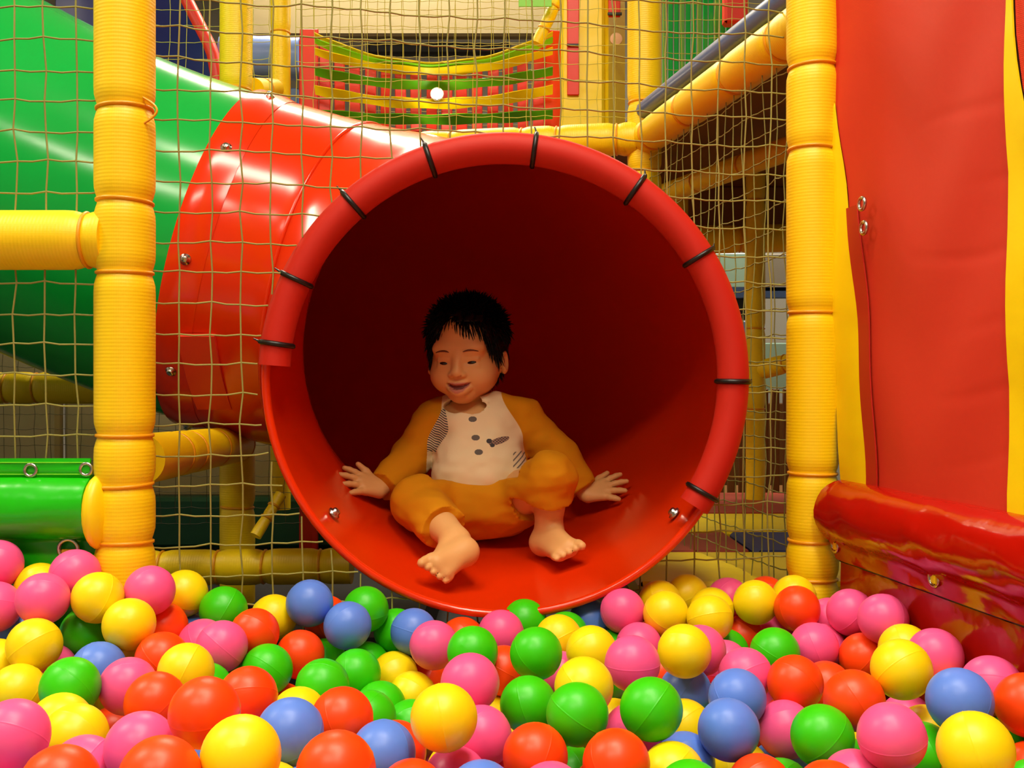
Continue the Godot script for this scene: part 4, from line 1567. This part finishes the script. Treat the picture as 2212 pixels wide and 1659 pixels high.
# a bare foot: heel, instep, ball and five toes
func add_foot(b: MB, ankle: Vector3, shin: Vector3, heel: Vector3, ball: Vector3, side: Vector3) -> void:
	var fwd := (ball - heel).normalized()
	var n := fwd.cross(side).normalized()
	side = n.cross(fwd).normalized()
	if n.dot(shin - heel) < 0.0:
		n = -n
	var lo := heel.min(ball).min(shin) - Vector3.ONE * 0.055
	var hi := heel.max(ball).max(shin) + Vector3.ONE * 0.055
	var f := Field.new(lo, hi, 0.0032)
	f.cap(shin, ankle, 0.029, 0.0225, 0.012)
	f.cap(ankle, heel, 0.022, 0.0215, 0.012)
	f.cap(ankle + fwd * 0.012, ball - side * 0.008 + n * 0.002, 0.021, 0.0145, 0.016)
	f.cap(heel, ball + side * 0.012, 0.019, 0.0125, 0.014)
	f.cap(heel, ball - side * 0.012, 0.019, 0.0135, 0.014)
	for i in 5:
		var s := (i - 2.0) * 0.0108
		var p := ball + side * s + fwd * (0.004 - 0.0022 * i)
		var l: float = [0.021, 0.019, 0.0175, 0.0155, 0.013][i]
		var r: float = [0.0088, 0.0068, 0.0064, 0.006, 0.0057][i]
		f.cap(p, p + (fwd + side * s * 3.0).normalized() * l * 0.55 + n * 0.002, r, r, 0.004)
		f.cap(p + (fwd + side * s * 3.0).normalized() * l * 0.55 + n * 0.002, p + (fwd + side * s * 3.0).normalized() * l, r, r * 0.92, 0.002)
	f.mesh_into(b, func(_p): return SKIN)


func shirt_print() -> Image:
	# the front of the shirt, two texels to a millimetre or so; mustard raglan sleeves, cream body, grey print
	var w := 600
	var hh := 480
	var im := Image.create(w, hh, false, Image.FORMAT_RGB8)
	var must := Color(0.8, 0.53, 0.03)
	var cream := Color(0.9, 0.83, 0.66)
	var grey := Color(0.27, 0.26, 0.27)
	for y in hh:
		var py := 840.0 + y / 2.0
		var left := 951.0 - 31.0 * smoothstep(880.0, 960.0, py) - 4.0 * smoothstep(960.0, 1040.0, py)
		var right := 1082.0 + 48.0 * smoothstep(845.0, 950.0, py) + 8.0 * smoothstep(950.0, 1010.0, py)
		for x in w:
			var px := 880.0 + x / 2.0
			var c := cream
			if px < left or px > right:
				c = must
			else:
				# wavy stripes by the left seam
				var band := 958.0 + 10.0 * sin((py - 880.0) * 0.03) - 20.0 * smoothstep(925.0, 975.0, py)
				if px < band and py > 884.0 and py < 978.0:
					var s := sin((py - 0.45 * px) * 1.15 + 1.2 * sin(px * 0.28))
					if s > -0.1:
						c = grey.lerp(cream, 0.12)
				for d in [[1021.0, 905.0], [1028.0, 944.0], [1035.0, 974.0]]:
					if Vector2((px - d[0]) / 9.0, (py - d[1]) / 6.0).length() < 1.0:
						c = grey.lerp(cream, 0.2)
				# small spotted animal
				if Vector2((px - 1078.0) / 22.0, (py - 951.0 + 0.25 * (px - 1078.0)) / 7.0).length() < 1.0:
					c = Color(0.62, 0.5, 0.42)
					if sin(px * 0.9) * sin(py * 1.1) > 0.2:
						c = grey
				if Vector2((px - 1057.0) / 6.0, (py - 951.0) / 5.0).length() < 1.0 or Vector2((px - 1064.0) / 5.0, (py - 960.0) / 4.0).length() < 1.0:
					c = grey
				if px > 1108.0 and py > 975.0 and py < 1010.0 and sin((px + py) * 0.5) > 0.5:
					c = grey.lerp(cream, 0.3)
			im.set_pixel(x, y, c)
	return im


func child() -> void:
	var base := Vector3(-0.05, 0.34, -1.98)
	var t := thing("person", "toddler in mustard and cream clothes sitting barefoot in the tube mouth", "person", base)
	# joints: pelvis, spine, limbs
	var pel := at(1050, 1082, 1.985)
	var bel := at(1036, 1010, 1.965)
	var che := at(1032, 935, 1.985)
	var nek := at(1020, 872, 2.0)
	var hc := at(1008, 760, 1.975)
	var sh_l := at(941, 912, 2.0)
	var el_l := at(890, 990, 1.985)
	var wr_l := at(823, 1056, 1.905)
	var sh_r := at(1126, 908, 2.0)
	var el_r := at(1206, 985, 2.0)
	var wr_r := at(1264, 1066, 1.985)
	var hip_l := at(1012, 1098, 1.97)
	var kn_l := at(906, 1086, 1.87)
	var an_l := at(986, 1168, 1.75)
	var hip_r := at(1092, 1085, 1.96)
	var kn_r := at(1190, 1030, 1.83)
	var an_r := at(1184, 1146, 1.868)
	var b := MB.new()
	# head
	var q := Basis.from_euler(Vector3(deg_to_rad(3.0), deg_to_rad(-13.0), deg_to_rad(1.5)))
	var H := func(x: float, y: float, z: float) -> Vector3: return hc + q * Vector3(x, y, z)
	var f := Field.new(hc - Vector3(0.1, 0.135, 0.115), hc + Vector3(0.1, 0.115, 0.115), 0.0026)
	f.ell(H.call(0, 0.018, -0.012), q, Vector3(0.0705, 0.079, 0.083), 0.0)
	f.ell(H.call(0, -0.04, 0.008), q, Vector3(0.061, 0.052, 0.062), 0.03)
	for s in [-1.0, 1.0]:
		f.ell(H.call(0.034 * s, -0.045, 0.036), q, Vector3(0.026, 0.025, 0.026), 0.02)
		f.ell(H.call(0.026 * s, 0.008, 0.058), q, Vector3(0.024, 0.012, 0.012), 0.016)
	f.ell(H.call(0, -0.082, 0.042), q, Vector3(0.022, 0.015, 0.02), 0.02)
	for s in [-1.0, 1.0]:
		f.ell(H.call(0.0275 * s, -0.0185, 0.0785), q, Vector3(0.0165, 0.0065, 0.008), 0.01, true)
		f.cap(H.call(0.016 * s, -0.0135, 0.0645), H.call(0.037 * s, -0.013, 0.0595), 0.0048, 0.0042, 0.004)
		f.cap(H.call(0.016 * s, -0.0265, 0.064), H.call(0.037 * s, -0.025, 0.06), 0.0048, 0.0045, 0.004)
	f.cap(H.call(0, -0.006, 0.066), H.call(0, -0.034, 0.075), 0.0065, 0.0082, 0.01)
	f.ell(H.call(0, -0.039, 0.0765), q, Vector3(0.0095, 0.0078, 0.0078), 0.006)
	for s in [-1.0, 1.0]:
		f.ell(H.call(0.0105 * s, -0.0415, 0.071), q, Vector3(0.0068, 0.0058, 0.0065), 0.005)
		f.cap(H.call(0.0055 * s, -0.0465, 0.079), H.call(0.006 * s, -0.0435, 0.077), 0.0022, 0.0022, 0.0015, true)
	var mouth := []
	for i in 9:
		var u := (i - 4) / 4.0
		mouth.append(H.call(0.0205 * u, -0.0655 + 0.0075 * u * u, 0.0735 - 0.0095 * u * u))
	for i in 8:
		var ra := 0.0046 * (1.0 - pow((i - 3.5) / 4.6, 2.0)) + 0.0012
		f.cap(mouth[i] + q * Vector3(0, 0.0055, -0.005), mouth[i + 1] + q * Vector3(0, 0.0055, -0.005), ra, ra, 0.006)
		f.cap(mouth[i] + q * Vector3(0, -0.0075, -0.005), mouth[i + 1] + q * Vector3(0, -0.0075, -0.005), ra * 1.25, ra * 1.25, 0.006)
	for i in 8:
		var ra := 0.0036 * (1.0 - pow((i - 3.5) / 4.4, 2.0)) + 0.0008
		f.cap(mouth[i], mouth[i + 1], ra, ra, 0.002, true)
	for s in [-1.0, 1.0]:
		var eq := q * Basis(Vector3.UP, 0.5 * s)
		f.ell(H.call(0.0715 * s, -0.022, -0.006), eq, Vector3(0.0095, 0.0235, 0.0155), 0.006)
		f.ell(H.call(0.079 * s, -0.02, 0.001), eq, Vector3(0.006, 0.014, 0.0085), 0.004, true)
	f.cap(H.call(0, -0.05, -0.02), nek + Vector3(0, -0.02, 0), 0.034, 0.036, 0.014)
	var qi := q.transposed()
	f.mesh_into(b, func(p: Vector3) -> Color:
		var l := qi * (p - hc)
		var c := SKIN
		var u := l.x / 0.0205
		var my := -0.0655 + 0.0075 * u * u
		if absf(u) < 1.05 and l.z > 0.05:
			var dy := l.y - my
			if absf(dy) < 0.0036 * (1.0 - u * u * 0.8) and l.z < 0.0765:
				c = Color(0.16, 0.035, 0.025)
			elif absf(dy + 0.001) < 0.0095 * (1.0 - u * u * 0.7):
				c = Color(0.5, 0.17, 0.11)
		return c)
	# trunk and limbs under the clothes
	var lo := Vector3(-0.3, 0.26, -2.12)
	var hi := Vector3(0.22, 0.62, -1.68)
	f = Field.new(lo, hi, 0.009)
	f.cap(pel, bel, 0.068, 0.07, 0.02)
	f.cap(bel, che, 0.07, 0.06, 0.02)
	f.cap(che, nek, 0.05, 0.034, 0.02)
	f.cap(nek, nek + Vector3(0, 0.03, 0.005), 0.034, 0.033, 0.01)
	f.cap(che + Vector3(-0.03, 0.02, 0), sh_l, 0.04, 0.034, 0.02)
	f.cap(che + Vector3(0.03, 0.02, 0), sh_r, 0.04, 0.034, 0.02)
	f.cap(sh_l, el_l, 0.031, 0.025, 0.012)
	f.cap(el_l, wr_l, 0.025, 0.0165, 0.012)
	f.cap(sh_r, el_r, 0.031, 0.025, 0.012)
	f.cap(el_r, wr_r, 0.025, 0.0165, 0.012)
	f.cap(hip_l, kn_l, 0.048, 0.036, 0.015)
	f.cap(kn_l, an_l, 0.034, 0.024, 0.012)
	f.cap(hip_r, kn_r, 0.048, 0.036, 0.015)
	f.cap(kn_r, an_r, 0.034, 0.024, 0.012)
	f.mesh_into(b, skin_tint)
	# hands on the tube wall
	var in_l := (Vector3(-0.02, 0.68, wr_l.z) - wr_l).normalized()
	in_l = (in_l + Vector3(0, 0, 0.55)).normalized()
	var fw_l := (at(742, 1024, 1.855) - wr_l).normalized()
	fw_l = (fw_l - in_l * fw_l.dot(in_l)).normalized()
	add_hand(b, wr_l, el_l, fw_l, in_l.cross(fw_l), -0.12, 0.24)
	var in_r := (Vector3(-0.03, 0.7, wr_r.z) - wr_r).normalized()
	in_r = (in_r + Vector3(0, 0, 0.8)).normalized()
	var fw_r := (at(1335, 1056, 1.975) - wr_r).normalized()
	fw_r = (fw_r - in_r * fw_r.dot(in_r) * 0.6).normalized()
	add_hand(b, wr_r, el_r, fw_r, fw_r.cross(in_r), 0.12, 0.28)
	# feet
	add_foot(b, an_l, kn_l.lerp(an_l, 0.6), at(1004, 1192, 1.715), at(952, 1226, 1.672), Vector3(0.08, -0.72, 0.55))
	add_foot(b, an_r, kn_r.lerp(an_r, 0.55), at(1172, 1172, 1.868), at(1220, 1190, 1.785), Vector3(-0.55, -0.1, -0.75))
	var skin := plain(Color.WHITE, 0.5, 0.4)
	skin.vertex_color_use_as_albedo = true
	skin.subsurf_scatter_enabled = true
	skin.subsurf_scatter_strength = 0.05
	part("body", b.mesh(), skin, t)
	# eyes and brows
	var dark := plain(Color(0.05, 0.03, 0.02), 0.2)
	for s in [-1.0, 1.0]:
		var e := MB.new()
		e.ball(H.call(0.0272 * s, -0.0195, 0.0588), q * Vector3(0.0122, 0.0008 * s, -0.003 * s), q * Vector3(0, 0.0052, 0), q * Vector3(0, 0, 0.0092))
		part("eye", e.mesh(), dark, t, "dark smiling eye")
		var br := MB.new()
		var bp := PackedVector3Array()
		for i in 7:
			var u := (i - 3) / 3.0
			bp.append(H.call((0.0275 + 0.014 * u) * s, 0.004 - 0.003 * u * u, 0.0755 - 0.0042 * (u + 1.0)))
		br.sweep(bp, PackedFloat32Array([0.0006, 0.0014, 0.0018, 0.002, 0.0018, 0.0014, 0.0006]), 6)
		part("eyebrow", br.mesh(), plain(Color(0.4, 0.2, 0.09), 0.7), t)
	# clothes
	var fold := FastNoiseLite.new()
	fold.seed = 4
	fold.frequency = 14.0
	fold.fractal_octaves = 2
	f = Field.new(lo, Vector3(0.22, 0.64, -1.8), 0.0046)
	f.ell(bel + Vector3(0.002, -0.01, 0), Basis(), Vector3(0.094, 0.09, 0.085), 0.0)
	f.ell(che, Basis(), Vector3(0.083, 0.07, 0.068), 0.03)
	f.cap(che + Vector3(0, 0.025, 0), nek + Vector3(0, -0.022, 0), 0.062, 0.046, 0.02)
	f.cap(che + Vector3(-0.03, 0.03, 0), sh_l, 0.048, 0.044, 0.02)
	f.cap(che + Vector3(0.03, 0.03, 0), sh_r, 0.048, 0.044, 0.02)
	f.cap(sh_l, el_l, 0.044, 0.039, 0.012)
	f.cap(el_l, wr_l, 0.039, 0.031, 0.012)
	f.cap(sh_r, el_r, 0.044, 0.04, 0.012)
	f.cap(el_r, wr_r, 0.04, 0.032, 0.012)
	f.clip(wr_l + (el_l - wr_l).normalized() * 0.006, (wr_l - el_l).normalized(), 0.07)
	f.clip(wr_r + (el_r - wr_r).normalized() * 0.008, (wr_r - el_r).normalized(), 0.07)
	f.cap(nek + Vector3(0, -0.012, 0.004), nek + Vector3(0, 0.06, 0.012), 0.04, 0.05, 0.006, true)
	f.ell(nek + Vector3(-0.006, -0.006, 0.034), Basis(), Vector3(0.046, 0.021, 0.045), 0.006, true)
	f.ripple(fold, Basis.from_scale(Vector3(1.0, 1.5, 1.0)).rotated(Vector3.BACK, 0.6), 0.0048)
	var cb := MB.new()
	f.mesh_into(cb, skin_tint)
	for i in cb.v.size():
		var p := cb.v[i]
		cb.t[i] = Vector2((1106.0 + p.x / 1.925 * 2212.0 - 880.0) / 300.0, (829.5 - (p.y - CH) / 1.925 * 2212.0 - 840.0) / 240.0)
	cb.c = PackedColorArray()
	var sm := plain(Color.WHITE, 0.85, 0.3)
	sm.albedo_texture = ImageTexture.create_from_image(shirt_print())
	sm.texture_repeat = false
	part("shirt", cb.mesh(), sm, t, "cream shirt with mustard raglan sleeves and a grey print")
	f = Field.new(lo, hi, 0.0046)
	f.ell(pel + Vector3(0.0, 0.004, 0.022), Basis(), Vector3(0.106, 0.07, 0.098), 0.0)
	f.cap(hip_l, kn_l, 0.062, 0.052, 0.02)
	f.cap(kn_l, kn_l.lerp(an_l, 0.7), 0.05, 0.041, 0.012)
	f.cap(hip_r, kn_r, 0.062, 0.044, 0.02)
	f.cap(kn_r, kn_r.lerp(an_r, 0.55), 0.043, 0.04, 0.012)
	f.clip(kn_l.lerp(an_l, 0.66), (an_l - kn_l).normalized(), 0.075)
	f.clip(kn_r.lerp(an_r, 0.42), (an_r - kn_r).normalized(), 0.07)
	f.clip(at(1040, 1036, 1.92), Vector3(-0.03, 1.0, -0.12).normalized(), 0.105)
	f.ripple(fold, Basis.from_scale(Vector3(0.8, 1.4, 1.0)).rotated(Vector3.BACK, -0.5), 0.0055)
	var tb := MB.new()
	f.mesh_into(tb, skin_tint)
	tb.c = PackedColorArray()
	part("trousers", tb.mesh(), plain(Color(0.8, 0.53, 0.03), 0.85, 0.3), t, "loose mustard trousers")
	hair(t, hc, q)


func hair(t: Node3D, hc: Vector3, q: Basis) -> void:
	var r := RandomNumberGenerator.new()
	r.seed = 21
	var b := MB.new()
	var c := Vector3(0, 0.019, -0.013)
	var rad := Vector3(0.0715, 0.08, 0.084)
	# scalp under the strands
	var f := Field.new(hc - Vector3.ONE * 0.125, hc + Vector3.ONE * 0.125, 0.004)
	f.ell(hc + q * c, q, rad + Vector3(0.006, 0.008, 0.006), 0.0)
	var qi := q.transposed()
	for z in f.nz:
		for y in f.ny:
			for x in f.nx:
				var i := x + f.nx * (y + f.ny * z)
				if f.g[i] < 0.02:
					var l := qi * (f.o + Vector3(x, y, z) * f.h - hc)
					f.g[i] = maxf(f.g[i], (hairline(l) + 0.012 - l.y) * 0.8)
	f.mesh_into(b, func(_p): return Color.BLACK)
	b.c = PackedColorArray()
	var n := 0
	var tries := 0
	while n < 5200 and tries < 30000:
		tries += 1
		var u := Vector3(r.randfn(), r.randfn(), r.randfn()).normalized()
		var p := c + u * rad
		if p.y < hairline(p):
			continue
		n += 1
		var nn := (u / rad).normalized()
		var front := smoothstep(0.0, 0.05, p.z) * smoothstep(0.095, 0.05, p.y)
		var sides := smoothstep(0.03, 0.07, absf(p.x)) * smoothstep(0.07, 0.02, p.y)
		var back := smoothstep(0.0, -0.06, p.z) * smoothstep(0.07, 0.02, p.y)
		var down := maxf(front, maxf(sides, back))
		var dir := nn * lerpf(0.9, 0.38, down) + Vector3(0, -0.95, 0) * down + Vector3(signf(p.x + 0.012) * 0.32, 0, 0.2) * front + Vector3(0.1, 0.1, 0.35) * (1.0 - down)
		dir = (dir + Vector3(r.randfn(), r.randfn(), r.randfn()) * 0.17).normalized()
		var l := lerpf(0.026, 0.03, down) * r.randf_range(0.7, 1.2)
		var pts := PackedVector3Array()
		var p0 := p - nn * 0.003
		for i in 4:
			pts.append(hc + q * p0)
			dir = (dir + Vector3(0, -0.22 * (0.3 + down), 0) - nn * 0.1).normalized()
			p0 += dir * l / 3.0
		b.sweep(pts, PackedFloat32Array([0.0016, 0.0016, 0.0012, 0.0003]), 4, false)
	var hm := plain(Color(0.03, 0.026, 0.024), 0.45, 0.35)
	var hair_part := part("hair", b.mesh(), hm, t, "short black tousled hair")
	hair_part.set_meta("kind", "stuff")


# height of the hairline at a point of the scalp
func hairline(p: Vector3) -> float:
	var line := 0.044
	if p.z < 0.045:
		line = lerpf(-0.062, 0.03, smoothstep(-0.04, 0.045, p.z))
	if p.z > -0.01 and absf(p.x) > 0.045:
		line = minf(line, lerpf(0.03, -0.014, smoothstep(0.045, 0.066, absf(p.x))))
	if p.z > 0.03 and absf(p.x + 0.014) < 0.013:
		line = maxf(line, 0.056)
	return line
